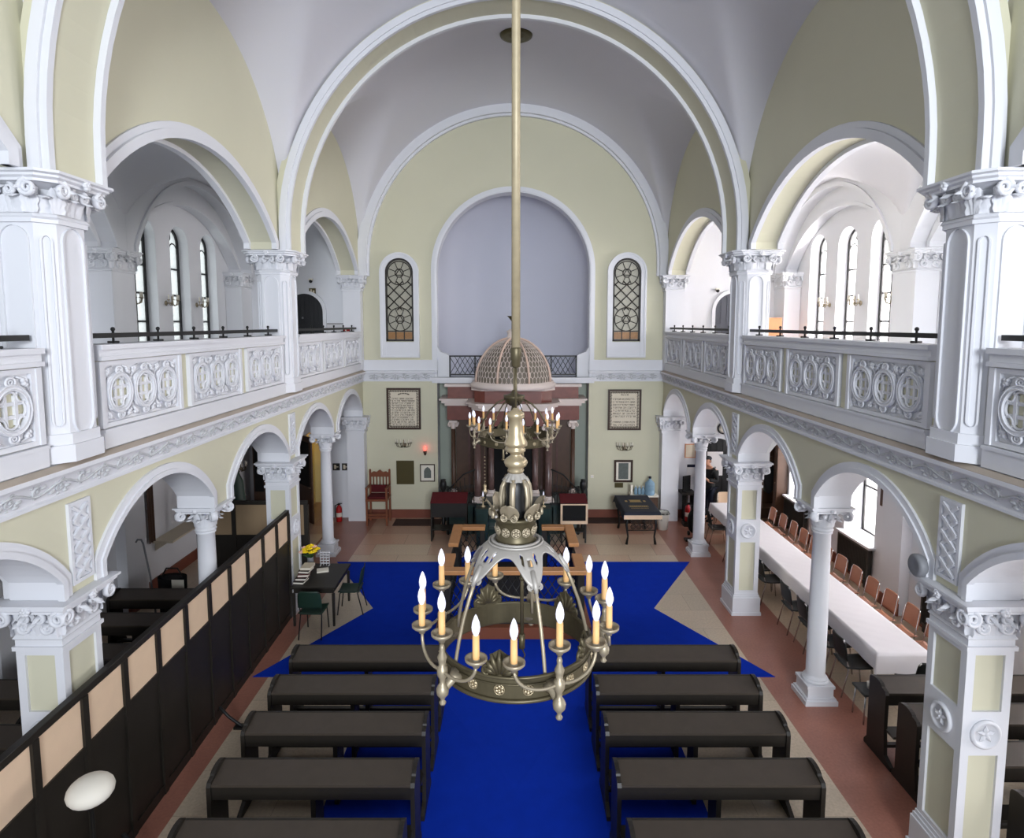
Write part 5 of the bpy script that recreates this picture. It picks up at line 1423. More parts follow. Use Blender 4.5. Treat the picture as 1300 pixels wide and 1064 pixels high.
def art_sheet(t, w, h):
    m = MB(); m.box(-0.14, 0.14, -0.004, 0.0, -0.23, 0.23); m.build('print', 'greyprint', t)
picture('framed_print', -2.42, 1.3, 0.42, 0.5, 0.025, 'frame', None, 'small framed print of an arched motif under the red lamp', art_arch)
picture('framed_print', 3.12, 1.35, 0.53, 0.64, 0.06, 'frame', None, 'dark framed grey print with white mount above the cloth-covered table', art_sheet)
tag(MB().box(-0.12, 0.12, -0.015, 0, -0.07, 0.07).build('wall_plaque', 'plaque', None, (3.0, YW, 0.94), bevel=0.004), 'small brass plaque under the dark framed print', 'plaque')
t = thing('light_switch', 'white light switch on the back wall right of the ark', 'switch', (2.2 + 0.04, YW, 1.19)); m = MB(); m.box(-0.045, 0.045, -0.012, 0, -0.045, 0.045); m.build('plate', 'matboard', t, bevel=0.004); m = MB(); m.box(-0.02, 0.02, -0.018, -0.0125, -0.02, 0.02); m.build('rocker', 'white', t)

# tall ceremonial chair
t = thing('tall_chair', 'tall carved reddish wood chair with red velvet seat against the back wall', 'chair', (-3.72, 16.82, 0))
for a in (-1, 1):
    m = MB(); m.box(a * 0.27 - 0.025, a * 0.27 + 0.025, -0.27, -0.22, 0, 1.02); m.build('leg', 'redwood', t)
    m = MB(); m.box(a * 0.27 - 0.025, a * 0.27 + 0.025, 0.2, 0.25, 0, 1.42); m.ball((a * 0.27, 0.225, 1.44), 0.03, 8, 6); m.build('leg', 'redwood', t)
    m = MB(); m.box(a * 0.27 - 0.035, a * 0.27 + 0.035, -0.28, 0.2, 1.021, 1.05); m.build('armrest', 'redwood', t, bevel=0.008)
m = MB(); m.box(-0.30, 0.30, -0.28, 0.25, 0.68, 0.74); m.build('seat_frame', 'redwood', t)
m = MB(); m.box(-0.25, 0.25, -0.26, 0.2, 0.741, 0.80); m.build('seat_cushion', 'redvelvet', t, bevel=0.02)
for z in (0.2, 0.28): m = MB(); m.box(-0.245, 0.245, -0.26, -0.235, z, z + 0.045); m.build('stretcher', 'redwood', t)
m = MB(); m.box(-0.245, 0.245, 0.21, 0.24, 0.81, 1.02); m.build('back_panel', 'redvelvet', t)
m = MB(); m.prism([(-0.245, 1.25), (0.245, 1.25), (0.245, 1.36), (0.17, 1.40), (0.09, 1.38), (0, 1.45), (-0.09, 1.38), (-0.17, 1.40), (-0.245, 1.36)], cross, 0.21, 0.245); m.build('crest_rail', 'redwood', t)
for i in range(5): m = MB(); m.rod((-0.18 + 0.09 * i, 0.225, 1.02), (-0.18 + 0.09 * i, 0.225, 1.25), 0.017, 6); m.build('spindle', 'redwood', t)

# velvet-topped stands before the ark
t = thing('prayer_stand', 'dark wooden stand with red velvet top left of the ark steps', 'stand', (-1.63, 15.55, 0))
for a in (-1, 1): m = MB(); m.prism([(-0.22, 0), (0.2, 0), (0.2, 1.12), (-0.22, 0.98)], lambda p, q, r: (r, p, q), a * 0.44 - 0.02, a * 0.44 + 0.02); m.build('side_panel', 'darkwood', t)
m = MB(); m.box(-0.42, 0.42, -0.2, -0.17, 0.62, 0.98); m.build('front_panel', 'darkwood', t)
m = MB(); m.box(-0.42, 0.42, -0.2, 0.18, 0.28, 0.31); m.build('shelf', 'darkwood', t)
m = MB(); m.prism([(-0.25, 0.99), (0.21, 1.12), (0.21, 1.17), (-0.25, 1.02)], lambda p, q, r: (r, p, q), -0.46, 0.46); m.build('velvet_top', 'redvelvet', t, bevel=0.01)
t = thing('prayer_stand', 'dark stand with red velvet and white-edged black cloth, right of the ark steps', 'stand', (1.52, 15.4, 0))
for a in (-1, 1):
    for b in (-1, 1): m = MB(); m.box(a * 0.3 - 0.02, a * 0.3 + 0.02, b * 0.17 - 0.02, b * 0.17 + 0.02, 0, 1.0); m.build('leg', 'darkwood', t)
m = MB(); m.prism([(-0.24, 1.0), (0.24, 1.12), (0.24, 1.16), (-0.24, 1.04)], lambda p, q, r: (r, p, q), -0.34, 0.34); m.build('velvet_top', 'redvelvet', t)
m = MB(); m.box(-0.34, 0.34, -0.27, -0.255, 0.52, 1.04); c = m.build('hanging_cloth', 'blackcloth', t); 
m = MB(); m.box(-0.34, -0.29, -0.276, -0.271, 0.52, 1.03); m.box(0.29, 0.34, -0.276, -0.271, 0.52, 1.03); m.box(-0.29, 0.29, -0.276, -0.271, 0.52, 0.60); m.box(-0.29, 0.29, -0.276, -0.271, 1.0, 1.03); m.build('white_edging', 'fabric', c)
m = MB(); m.box(-0.28, 0.28, -0.15, 0.15, 0.26, 0.28); m.build('shelf', 'darkwood', t)

# table with navy cloth
t = thing('cast_iron_table', 'table on ornate iron legs under the embroidered navy cloth, right of the ark', 'table', (3.2, 15.75, 0))
m = MB(); m.box(-0.42, 0.42, -0.75, 0.75, 0.80, 0.86); m.build('tabletop', 'sill', t)
for b in (-1, 1):
    for a in (-1, 1):
        m = MB(); m.tube([(a * 0.36, b * 0.62, 0), (a * 0.33, b * 0.62, 0.2), (a * 0.37, b * 0.62, 0.5), (a * 0.33, b * 0.62, 0.80)], [0.035, 0.022, 0.03, 0.022], 8); m.build('leg', 'black', t)
    m = MB()
    for i in range(4): spiral(m, (-0.21 + 0.14 * i, b * 0.62, 0.45), (1, 0, 0), (0, 0, 1), 0.075, 0.012); spiral(m, (-0.21 + 0.14 * i, b * 0.62, 0.62), (-1, 0, 0), (0, 0, 1), 0.07, 0.012)
    m.rod((-0.34, b * 0.62, 0.36), (0.34, b * 0.62, 0.36), 0.014, 5); m.build('scroll_panel', 'black', t)
m = MB()
def nc(u, v):
    a = (u - 0.5) * 1.2; b = (v - 0.5) * 1.9; dx = max(0, abs(a) - 0.44); dy = max(0, abs(b) - 0.77)
    return (3.2 + math.copysign(min(abs(a), 0.44), a) + math.copysign(dx * (0.25 + 0.1 * math.sin(b * 8)), a), 15.75 + math.copysign(min(abs(b), 0.77), b) + math.copysign(dy * 0.2, b), 0.868 - math.hypot(dx, dy) * 0.97)
m.grid(nc, 30, 40); cl = tag(m.build('embroidered_cloth', 'navy'), 'navy velvet cloth with gold embroidery covering the iron-legged table', 'cloth')
m = MB()
for s in (-1, 1): m.box(3.2 - 0.16, 3.2 + 0.16, 15.95 + s * 0.1 - 0.01, 15.95 + s * 0.1 + 0.01, 0.869, 0.872)
m.box(3.2 - 0.14, 3.2 + 0.14, 15.9, 16.0, 0.869, 0.873)
for s in (-1, 1): m.box(3.2 + s * 0.24 - 0.03, 3.2 + s * 0.24 + 0.03, 15.88, 16.0, 0.869, 0.872)
for i in range(2): m.box(2.95, 3.45, 15.42 + 0.1 * i, 15.44 + 0.1 * i, 0.869, 0.871)
rnd = random.Random(2)
for r in range(2):
    for i in range(9):
        x = 2.98 + 0.05 * i; m.box(x, x + 0.03, 15.3 + 0.17 * r, 15.33 + 0.17 * r, 0.869, 0.871); m.box(x + 0.02, x + 0.03, 15.28 + 0.17 * r, 15.3 + 0.17 * r, 0.869, 0.871)
m.build('gold_embroidery', 'goldthread', cl)
m = MB(); m.box(-0.47, 0.47, -0.012, 0.0, 0, 0.1); fr_ = m.build('fringe', 'fabric', cl); fr_.location = (3.2, 14.945, 0.70)
# water bottles on a small cupboard
t = thing('side_cupboard', 'small brown cupboard with a white top holding water bottles in the right back corner', 'cupboard', (3.62, 16.9, 0))
m = MB(); m.box(-0.36, 0.36, -0.2, 0.26, 0, 0.76); m.build('body', 'walnut', t); m = MB(); m.box(-0.38, 0.38, -0.22, 0.27, 0.761, 0.79); m.build('top', 'matboard', t)
for a in (-1, 1): m = MB(); m.box(a * 0.18 - 0.16, a * 0.18 + 0.16, -0.22, -0.201, 0.06, 0.72); d = m.build('door', 'walnut', t); q = MB(); q.ball((a * 0.05, -0.232, 0.42), 0.014, 8, 5); q.build('knob', 'brass', d)
t = thing('water_bottle', 'large blue water cooler bottle standing on the cupboard in the right corner', 'bottle', (3.78, 16.85, 0.791))
m = MB(); m.lathe([(0.0, 0), (0.12, 0.0), (0.135, 0.02), (0.135, 0.10), (0.128, 0.115), (0.135, 0.13), (0.135, 0.24), (0.128, 0.255), (0.135, 0.27), (0.125, 0.34), (0.05, 0.41), (0.035, 0.43), (0.035, 0.47)], 20); m.build('body', 'water', t); m = MB(); m.lathe([(0.04, 0.46), (0.04, 0.51), (0.0, 0.515)], 12); m.build('cap', 'navy', t)
for i, (dx, lab) in enumerate(((-0.30, 'leftmost of the small blue bottles beside the big water bottle'), (-0.2, 'middle one of the small blue bottles beside the big water bottle'), (-0.1, 'rightmost of the small blue bottles beside the big water bottle'))):
    t = thing('small_bottle', lab, 'bottle', (3.70 + dx, 16.88, 0.791), group='small water bottles')
    m = MB(); m.lathe([(0.0, 0), (0.045, 0), (0.047, 0.02), (0.045, 0.15), (0.02, 0.2), (0.016, 0.22)], 12); m.build('body', 'water', t); m = MB(); m.lathe([(0.02, 0.215), (0.02, 0.24), (0.0, 0.242)], 8); m.build('cap', 'white', t)
t = thing('paper_pack', 'upright white pack leaning by the small bottles on the cupboard', 'pack', (3.28, 16.9, 0.791)); m = MB(); m.box(-0.03, 0.03, -0.06, 0.06, 0, 0.27); m.build('body', 'matboard', t, bevel=0.004)
# bin
t = thing('waste_bin', 'white waste bin lined with a black bag beside the back wall pier', 'bin', (4.02, 16.3, 0))
m = MB(); m.lathe([(0.0, 0.0), (0.13, 0.0), (0.175, 0.46), (0.182, 0.47), (0.17, 0.47), (0.125, 0.02), (0.0, 0.02)], 24, cap=False); m.build('body', 'bin', t)
m = MB(); m.grid(lambda u, v: ((0.189 - 0.03 * (1 - v) + 0.006 * math.sin(20 * PI * u)) * math.cos(2 * PI * u), (0.189 - 0.03 * (1 - v) + 0.006 * math.sin(20 * PI * u)) * math.sin(2 * PI * u), 0.485 - 0.05 * v - 0.0 * u), 48, 4); m.build('bag', 'blackcloth', t)
# fire extinguishers
def extinguisher(x, y, z, label):
    t = thing('fire_extinguisher', label, 'fire extinguisher', (x, y, z))
    m = MB(); m.lathe([(0.0, 0), (0.075, 0.0), (0.08, 0.02), (0.08, 0.36), (0.06, 0.42), (0.025, 0.45), (0.025, 0.47)], 18); m.build('cylinder', 'red', t)
    m = MB(); m.box(-0.02, 0.09, -0.015, 0.015, 0.50, 0.515); m.box(-0.03, 0.04, -0.02, 0.02, 0.47, 0.50); m.build('valve', 'black', t)
    m = MB(); m.tube([(-0.03, 0, 0.485), (-0.10, 0, 0.45), (-0.11, 0, 0.3), (-0.095, 0, 0.12)], 0.013, 6); m.build('hose', 'black', t)
    m = MB(); m.lathe([(0.0812, 0.14), (0.0812, 0.26)], 18, cap=False); m.build('label_band', 'matboard', t)
extinguisher(-4.86, 16.95, 0.0, 'red fire extinguisher standing on the floor left of the tall chair')
extinguisher(4.78, 16.6, 0.12, 'red fire extinguisher on a low stand beside the black trolley bag')
m = MB(); m.box(-0.13, 0.13, -0.13, 0.13, 0, 0.119); tag(m.build('low_stand', 'darkwood', None, (4.78, 16.6, 0)), 'low dark stand carrying the fire extinguisher on the right', 'stand')
# black trolley bag
t = thing('trolley_bag', 'black trolley bag standing by the far right column', 'bag', (4.72, 15.7, 0))
m = MB(); m.grid(lambda u, v: (0.2 * math.copysign(abs(math.cos(2 * PI * u)) ** 0.6, math.cos(2 * PI * u)) * math.sin(PI * (0.03 + 0.94 * v)) ** 0.35, 0.13 * math.copysign(abs(math.sin(2 * PI * u)) ** 0.6, math.sin(2 * PI * u)) * math.sin(PI * (0.03 + 0.94 * v)) ** 0.35, 0.1 + 0.6 * v), 32, 16); m.build('body', 'blackcloth', t)
for a in (-1, 1): q = MB(); q.rod((a * 0.14 - 0.02, 0.1, 0.06), (a * 0.14 + 0.02, 0.1, 0.06), 0.06, 12); q.build('wheel', 'black', t)
m = MB(); m.tube([(-0.1, 0.13, 0.1), (-0.1, 0.13, 0.8), (0.1, 0.13, 0.8), (0.1, 0.13, 0.1)], 0.012, 6); m.build('handle', 'grey', t)
m = MB(); m.box(-0.25, -0.02, -0.4, -0.2, 0.0, 0.05); tag(m.build('dark_shoe_box', 'chairdark', None, (4.62, 15.7, 0.001), bevel=0.01), 'low dark flat box on the floor before the trolley bag', 'box')
# desk with screen, by the right back
t = thing('small_desk', 'small dark desk with a computer screen behind the far right column', 'desk', (5.0, 17.0, 0))
m = MB(); m.box(-0.34, 0.06, -0.25, 0.25, 0.80, 0.84); m.build('desktop', 'darkwood', t)
for a in (-0.2, 0.02): m = MB(); m.box(a - 0.02, a + 0.02, -0.2, 0.2, 0, 0.80); m.build('leg', 'darkwood', t)
t = thing('computer_screen', 'black computer screen on the small dark desk, seen edge on', 'screen', (4.83, 16.98, 0.841), 0.5)
m = MB(); m.box(-0.13, 0.13, -0.02, 0.02, 0.02, 0.45); m.build('panel', 'blackcloth', t); m = MB(); m.box(-0.08, 0.08, -0.08, 0.08, 0, 0.02); m.build('base', 'black', t)
t = thing('notice_sheet', 'blue and white notice on the back wall above the small desk', 'notice', (5.06, YW, 1.40)); m = MB(); m.box(-0.14, 0.14, -0.01, 0, -0.22, 0.13); m.build('sheet', 'whiteboard', t); m = MB(); m.box(-0.14, 0.14, -0.014, -0.0105, 0.06, 0.14); m.build('heading', 'jeans', t)
t = thing('wall_picture', 'small pale yellow and brown picture on the back wall right of the half pier', 'picture', (5.0, YW, 1.93)); m = MB(); m.box(-0.155, 0.155, -0.014, 0, -0.2, 0.2); m.build('frame', 'tan', t); m = MB(); m.box(-0.13, 0.13, -0.018, -0.0145, -0.175, 0.175); m.build('image', 'sill', t)
# lower right door and clock
def arched_door(name, x, hs, z0, sp, mt_, planks=6):
    m = MB(); p = arch_path(x, hs, z0, sp, hs - 0.001); m.prism(p, cross, YW - 0.05, YW)
    o = tag(m.build(name, mt_), kind='structure')
    q = MB()
    for i in range(1, planks):
        xx = x - hs + 2 * hs * i / planks; zt = sp + math.sqrt(max(0, hs * hs - (xx - x) ** 2)) - 0.05
        q.box(xx - 0.008, xx + 0.008, YW - 0.062, YW - 0.051, z0 + 0.05, zt)
    for z in (z0 + 0.35, z0 + 1.2): q.box(x - hs + 0.03, x + hs - 0.03, YW - 0.064, YW - 0.0511, z, z + 0.09)
    q.build('door_battens', mt_, o)
    k = MB(); k.ball((x - hs * 0.1, YW - 0.075, z0 + 1.45), 0.03, 8, 6); k.build('door_knob', 'grey', o)
    a = MB(); a.band(offset(p, 0.002), offset(p, 0.09), cross, YW - 0.07, YW); a.build('door_frame', 'white', o)
arched_door('door_1', 5.74, 0.5, 0.02, 1.80, 'door')
arched_door('door_2', 6.05, 0.48, GF + 0.01, 5.85, 'doorgrey')
arched_door('door_3', -5.74, 0.50, GF + 0.01, 5.82, 'door', 8)
t = thing('wall_clock', 'round white clock with black rim above the lower right door', 'clock', (5.90, YW - 0.0, 2.57))
m = MB(); m.lathe([(0.0, 0), (0.16, 0), (0.16, 0.05), (0.125, 0.05), (0.125, 0.03), (0.0, 0.03)], 28); m.xf(Matrix.Rotation(PI / 2, 4, 'X')); m.build('rim', 'black', t)
m = MB(); m.lathe([(0.0, 0.031), (0.124, 0.031), (0.124, 0.033), (0.0, 0.033)], 28); m.xf(Matrix.Rotation(PI / 2, 4, 'X')); m.build('dial', 'matboard', t)
for a, l in ((0.6, 0.06), (2.2, 0.095)): m = MB(); m.bar((0, -0.037, 0), (l * math.sin(a), -0.037, l * math.cos(a)), 0.008, 0.003); m.build('hand', 'black', t)
m = MB(); m.box(5.46, 5.9, YW - 0.085, YW - 0.08, 1.24, 1.92); tag(m.build('door_poster', 'whiteboard'), 'large white sheet hung on the dark lower right door', 'poster')
# sconce light over the right back corner arch
sconce(4.95, YW, 3.25, 0, 'small candle sconce seen through the last arch at the back right', 4, 0.8)
# coat shelf and cupboards on the right wall
t = thing('coat_rack', 'tall dark open shelf hung with coats at the far right wall', 'shelf', (7.14, 16.78, 0))
m = MB(); m.box(-0.3, -0.26, -0.02, 0.02, 0, 2.25); m.box(0.26, 0.3, -0.02, 0.02, 0, 2.25); m.box(-0.3, 0.3, 0.46, 0.5, 0, 2.25); m.box(-0.3, 0.3, -0.02, 0.5, 2.25, 2.29); m.box(0.27, 0.3, 0.02, 0.46, 0, 2.25); m.build('case', 'walnut', t)
for z in (0.4, 1.75): m = MB(); m.box(-0.28, 0.27, 0.02, 0.46, z, z + 0.03); m.build('shelf_board', 'walnut', t)
for i, mm in enumerate(('jacket', 'chairgreen', 'jeans')):
    m = MB(); m.ball((-0.05, 0.1 + 0.13 * i, 1.22), 0.1, 10, 8, 0, (1.6, 0.55, 4.2)); tag(m.build('hanging_coat', mm, None, (7.14, 16.78, 0)), ['dark grey coat nearest the front of the tall coat shelf', 'dark green coat in the middle of the tall coat shelf', 'navy coat at the back of the tall coat shelf'][i], 'coat')
t = thing('tall_cupboard', 'tall dark brown cupboard against the right wall before the coat shelf', 'cupboard', (7.3, 16.58, 0)); m = MB(); m.box(-0.16, 0.14, -0.06, 0.14, 0.3, 2.3); m.build('body', 'walnut', t, bevel=0.006); m = MB(); m.box(-0.175, -0.161, -0.04, 0.12, 0.33, 2.27); d = m.build('door', 'walnut', t); q = MB(); q.ball((-0.19, -0.01, 1.2), 0.014, 8, 5); q.build('knob', 'brass', d)
for a in (-0.03, 0.11): q = MB(); q.box(-0.15, 0.13, a - 0.03, a + 0.03, 0, 0.3); q.build('leg', 'walnut', t)
# radiator grilles under the right windows
for y, lab in ((13.06, 'dark radiator grille under the window beside the long table'), (15.86, 'dark radiator grille under the farthest right window'), (10.17, 'dark radiator grille under the right window behind the near pier')):
    t = thing('radiator_grille', lab, 'radiator', (7.33, y, 0.0), group='radiator grilles under the right windows')
    m = MB(); m.box(-0.005, 0.08, -0.6, 0.6, 0.12, 0.16); m.box(-0.005, 0.08, -0.6, 0.6, 0.79, 0.84); m.box(-0.005, 0.08, -0.6, -0.55, 0.16, 0.79); m.box(-0.005, 0.08, 0.55, 0.6, 0.16, 0.79); m.build('frame', 'radiator', t)
    m = MB(); m.box(0.03, 0.05, -0.55, 0.55, 0.16, 0.79)
    for i in range(26): yy = -0.53 + i * 1.06 / 25; m.box(0.005, 0.03, yy - 0.009, yy + 0.009, 0.16, 0.79)
    m.build('grille', 'radiator', t)
    for a in (-0.5, 0.5): q = MB(); q.box(0.0, 0.08, a - 0.03, a + 0.03, 0, 0.12); q.build('foot', 'radiator', t)
t = thing('wall_plate', 'small dark brown plate on the right wall beside the bright window', 'plaque', (7.43, 12.18, 2.08)); m = MB(); m.box(-0.012, 0.015, -0.13, 0.13, -0.24, 0.24); m.build('plate', 'walnut', t, bevel=0.004)
t = thing('loudspeaker', 'round dark loudspeaker standing on the abacus of the near right pier', 'loudspeaker', (4.02 + 0.1, P1 + 0.27, 2.95))
m = MB(); m.lathe([(0.0, 0), (0.10, 0), (0.115, 0.02), (0.115, 0.07), (0.09, 0.09), (0.03, 0.07), (0.0, 0.07)], 24); m.xf(Matrix.Translation((0, 0, 0.118)) @ Matrix.Rotation(-PI / 2, 4, 'Y') @ Matrix.Rotation(0.0, 4, 'X')); m.build('body', 'grey', t)
# --- left side
# lit corridor behind the open door
m = MB(); m.box(-6.1, -5.15, 18.8, 18.9, 0, 2.8); m.box(-6.2, -6.1, YB + 0.5, 18.9, 0, 2.8); m.box(-5.15, -5.05, YB + 0.5, 18.9, 0, 2.8); m.box(-6.2, -5.05, YB + 0.5, 18.9, 2.8, 2.9); struct('wall_corridor', m, 'yellow')
t = thing('open_door', 'dark glazed door leaf standing open at the lit doorway on the left', 'door', (-6.06, YW - 0.05, 0.02), -0.8)
m = MB(); m.box(0.0, 0.84, -0.02, 0.02, 0, 2.4); m.build('leaf', 'walnut', t); m = MB(); m.box(0.12, 0.72, -0.024, -0.0205, 1.0, 2.25); m.build('glass', 'blackcloth', t); m = MB(); m.rod((0.70, -0.05, 1.0), (0.80, -0.05, 1.0), 0.01, 6); m.rod((0.78, -0.05, 1.0), (0.78, -0.0205, 1.0), 0.01, 6); m.build('handle', 'brass', t)
lt = thing('hall_lamp', 'yellow corridor lamp glowing behind the open doorway on the left', 'lamp', (-5.62, 18.2, 2.795)); m = MB(); m.lathe([(0.0, -0.08), (0.1, -0.06), (0.12, 0.0)], 16); m.build('shade', mat('warm_lamp', (255, 214, 140), 0.5, var=0, emit=(255, 228, 170), estr=9.0), lt)
t = thing('potted_plant', 'leafy plant on a stand just inside the lit doorway', 'plant', (-5.42, 18.45, 0)); m = MB(); m.lathe([(0.0, 0), (0.13, 0), (0.13, 0.55), (0.16, 0.75), (0.0, 0.75)], 14); m.build('pot', 'matboard', t)
m = MB()
for i in range(16):
    a = i * 2.4; m.tube([(0, 0, 0.74), (0.12 * math.cos(a), 0.12 * math.sin(a), 0.95), (0.24 * math.cos(a), 0.2 * math.sin(a), 0.9 + 0.1 * (i % 3))], [0.008, 0.03, 0.004], 5, flat=0.25)
m.build('leaves', 'leaf', t)
for i, (x, lab) in enumerate(((-5.0, 'left one of two small dark signs on the wall beside the lit doorway'), (-4.74, 'right one of two small dark signs on the wall beside the lit doorway'))):
    t = thing('wall_sign', lab, 'sign', (x, YW, 1.47), group='two small dark signs'); m = MB(); m.box(-0.1, 0.1, -0.012, 0, -0.1, 0.1); m.build('plate', 'darkwood', t); m = MB(); m.box(-0.06, 0.0, -0.016, -0.0125, -0.06, 0.06); m.box(0.0, 0.06, -0.016, -0.0125, -0.01, 0.01); m.build('symbol', 'sill', t)
t = thing('tall_cabinet', 'tall narrow dark glazed cabinet in the left back corner', 'cabinet', (-6.98, 16.98, 0)); m = MB(); m.box(-0.16, 0.16, -0.2, 0.3, 0, 2.62); m.build('case', 'walnut', t); m = MB(); m.box(-0.12, 0.12, -0.22, -0.201, 0.9, 2.5); d = m.build('door', 'blackcloth', t); q = MB(); q.ball((0.1, -0.235, 1.5), 0.014, 8, 5); q.build('knob', 'brass', d)
# cloaked coat stand and sconce left aisle
t = thing('coat_stand', 'coat stand draped with a dark green coat behind the short partition', 'coat stand', (-6.08, 13.2, 0))
m = MB(); m.rod((0, 0, 0.02), (0, 0, 2.3), 0.02, 8); m.lathe([(0.0, 0), (0.2, 0), (0.2, 0.03), (0.03, 0.05)], 16); m.build('pole', 'darkwood', t)
m = MB(); m.tube([(0, -0.02, 2.42), (0.0, -0.02, 2.33), (0.02, -0.02, 2.1), (0.02, -0.02, 1.6), (0.0, -0.02, 1.0)], [0.05, 0.14, 0.22, 0.27, 0.29], 12, flat=0.7); c = tag(m.build('draped_coat', 'chairgreen', None, (-6.08, 13.2, 0)), 'dark green coat draped over the coat stand behind the short partition', 'coat')
sconce(-XO, 16.4, 1.62, PI / 2, 'branched sconce on the left aisle wall between the draped coat and the tall cabinet', 5, 1.2); 
# window recesses of the left aisle: blind with a board sill
t = thing('window_board', 'beige board sill under the blind window recess of the left aisle', 'sill', (-7.44, 13.06, 1.0)); m = MB(); m.box(0.0, 0.42, -0.62, 0.62, 0, 0.04); m.build('board', 'sill', t)
for a in (-0.5, 0.5): q = MB(); q.prism([(0, -0.2), (0, -0.001), (0.3, -0.001)], lambda p, r, s, a=a: (p, a + s, r), -0.02, 0.02); q.build('bracket', 'sill', t)
t = thing('dark_curtain', 'narrow dark curtain beside the beige board sill on the left', 'curtain', (-7.42, 13.85, 1.06)); m = MB(); m.grid(lambda u, v: (0.05 + 0.02 * math.sin(u * 14), -0.14 + 0.28 * u, 1.7 * v), 24, 6); m.build('cloth', 'walnut', t)
t = thing('dark_curtain', 'narrow dark curtain nearest on the left aisle wall, left of the board sill', 'curtain', (-7.42, 12.32, 1.06)); m = MB(); m.grid(lambda u, v: (0.05 + 0.02 * math.sin(u * 14), -0.1 + 0.2 * u, 1.7 * v), 24, 6); m.build('cloth', 'walnut', t)
# bag and cane at the end of the left benches
t = thing('shoulder_bag', 'black bag standing on the floor beyond the benches of the left aisle', 'bag', (-6.25, 11.0, 0)); m = MB(); m.grid(lambda u, v: (0.26 * math.cos(2 * PI * u) * (0.9 + 0.1 * v), 0.16 * math.sin(2 * PI * u), 0.9 * v), 28, 6); m.add([(0.2 * math.cos(2 * PI * i / 12), 0.12 * math.sin(2 * PI * i / 12), 0.88) for i in range(12)], [tuple(range(12))]); m.build('body', 'blackcloth', t)
m = MB(); m.tube([(-0.2, 0, 0.88), (-0.1, 0, 1.05), (0.1, 0, 1.05), (0.2, 0, 0.88)], 0.015, 6); m.build('strap', 'black', t)
q = MB(); q.box(0.08, 0.3, -0.175, -0.165, 0.62, 0.9); q.build('white_flap', 'matboard', t)
t = thing('walking_cane', 'dark cane with a crooked handle leaning by the black bag', 'cane', (-6.62, 10.98, 0)); m = MB(); m.tube([(0.12, -0.1, 0.01), (-0.02, 0.0, 0.9), (-0.13, 0.03, 1.5), (-0.17, 0.04, 1.58), (-0.24, 0.04, 1.58), (-0.27, 0.04, 1.53)], 0.018, 6); m.build('stick', 'grey', t)
# gallery details
t = thing('framed_notice', 'framed notice on the left gallery end wall beside the dark arched door', 'notice', (-4.95, YW, 5.36)); m = MB(); m.box(-0.31, 0.31, -0.012, 0, -0.15, 0.15); m.build('frame', 'frame', t); m = MB(); m.box(-0.29, 0.29, -0.016, -0.0125, -0.13, 0.13); m.build('sheet', 'lightgrey', t)
t = thing('fire_sign', 'small red fire sign on the half pier of the left gallery', 'sign', (-4.52, 16.985, 5.30)); m = MB(); m.box(-0.08, 0.08, -0.012, 0, -0.09, 0.09); m.build('plate', 'red', t); m = MB(); m.box(-0.045, -0.01, -0.015, -0.0125, -0.05, 0.04); m.box(0.015, 0.05, -0.015, -0.0125, -0.05, 0.0); m.build('symbol', 'matboard', t)
t = thing('exit_sign', 'small pictogram exit sign hanging over the left gallery door', 'sign', (-5.52, YW, 6.42)); m = MB(); m.box(-0.09, 0.09, -0.03, 0, -0.13, 0.05); m.build('plate', 'plaque', t); m = MB(); m.box(-0.05, -0.01, -0.034, -0.0305, -0.1, 0.02); m.box(0.015, 0.06, -0.034, -0.0305, -0.08, -0.01); m.build('symbol', 'sill', t)
for x, z, lab in ((-5.55, 6.68, 'small dome camera above the exit sign on the left gallery wall'), (5.62, 6.42, 'small dome camera above the grey gallery door on the right')):
    t = thing('dome_camera', lab, 'camera', (x, YW - 0.05, z), group='dome cameras'); m = MB(); m.box(-0.05, 0.05, -0.03, 0.05, 0.0, 0.05); m.build('mount', 'matboard', t); m = MB(); m.ball((0, 0, -0.02), 0.05, 10, 6); m.build('dome', 'black', t)
t = thing('wooden_cabinet', 'tan wooden cabinet standing in the right gallery behind the fluted pier', 'cabinet', (6.72, 16.3, GF + 0.003)); m = MB(); m.box(-0.25, 0.2, -0.2, 0.2, 0.0, 1.45); m.build('case', 'tan', t); m = MB(); m.box(-0.23, 0.18, -0.215, -0.201, 0.05, 1.4); d = m.build('door', 'tan', t); q = MB(); q.ball((-0.18, -0.228, 0.8), 0.014, 8, 5); q.build('knob', 'frame', d)
# white globe near the lower left corner
t = thing('globe_lamp', 'white globe of a standing lamp cut off by the lower left corner of the photo', 'lamp', (-3.56, 4.86, 0)); m = MB(); m.lathe([(0.0, 0), (0.14, 0), (0.14, 0.02), (0.02, 0.04), (0.015, 1.51), (0.05, 1.53)], 18); m.build('stand', 'black', t); m = MB(); m.ball((0, 0, 1.61), 0.18, 20, 12, 0, (1, 1, 0.62)); m.build('globe', 'matboard', t)

# ---------------------------------------------------------------- the standing person
def skin_obj(name, pts, edges, radii, mt_, parent, root=0, sub=2):
    me = bpy.data.meshes.new(name); me.from_pydata([Vector(p) for p in pts], edges, []); me.materials.append(M[mt_])
    o = bpy.data.objects.new(name, me); COL.objects.link(o); o.parent = parent
    s = o.modifiers.new('skin', 'SKIN'); s.use_smooth_shade = True
    for i, r in enumerate(radii):
        v = me.skin_vertices[0].data[i]; v.radius = r if isinstance(r, tuple) else (r, r); v.use_root = (i == root)
    sd = o.modifiers.new('sub', 'SUBSURF'); sd.levels = sub; sd.render_levels = sub
    return o
ps = thing('person', 'person in a dark jacket and grey flat cap standing beyond the long white table', 'person', (5.46, 17.0, 0), 0.55); ps.scale = (1.05, 1.05, 1.05)
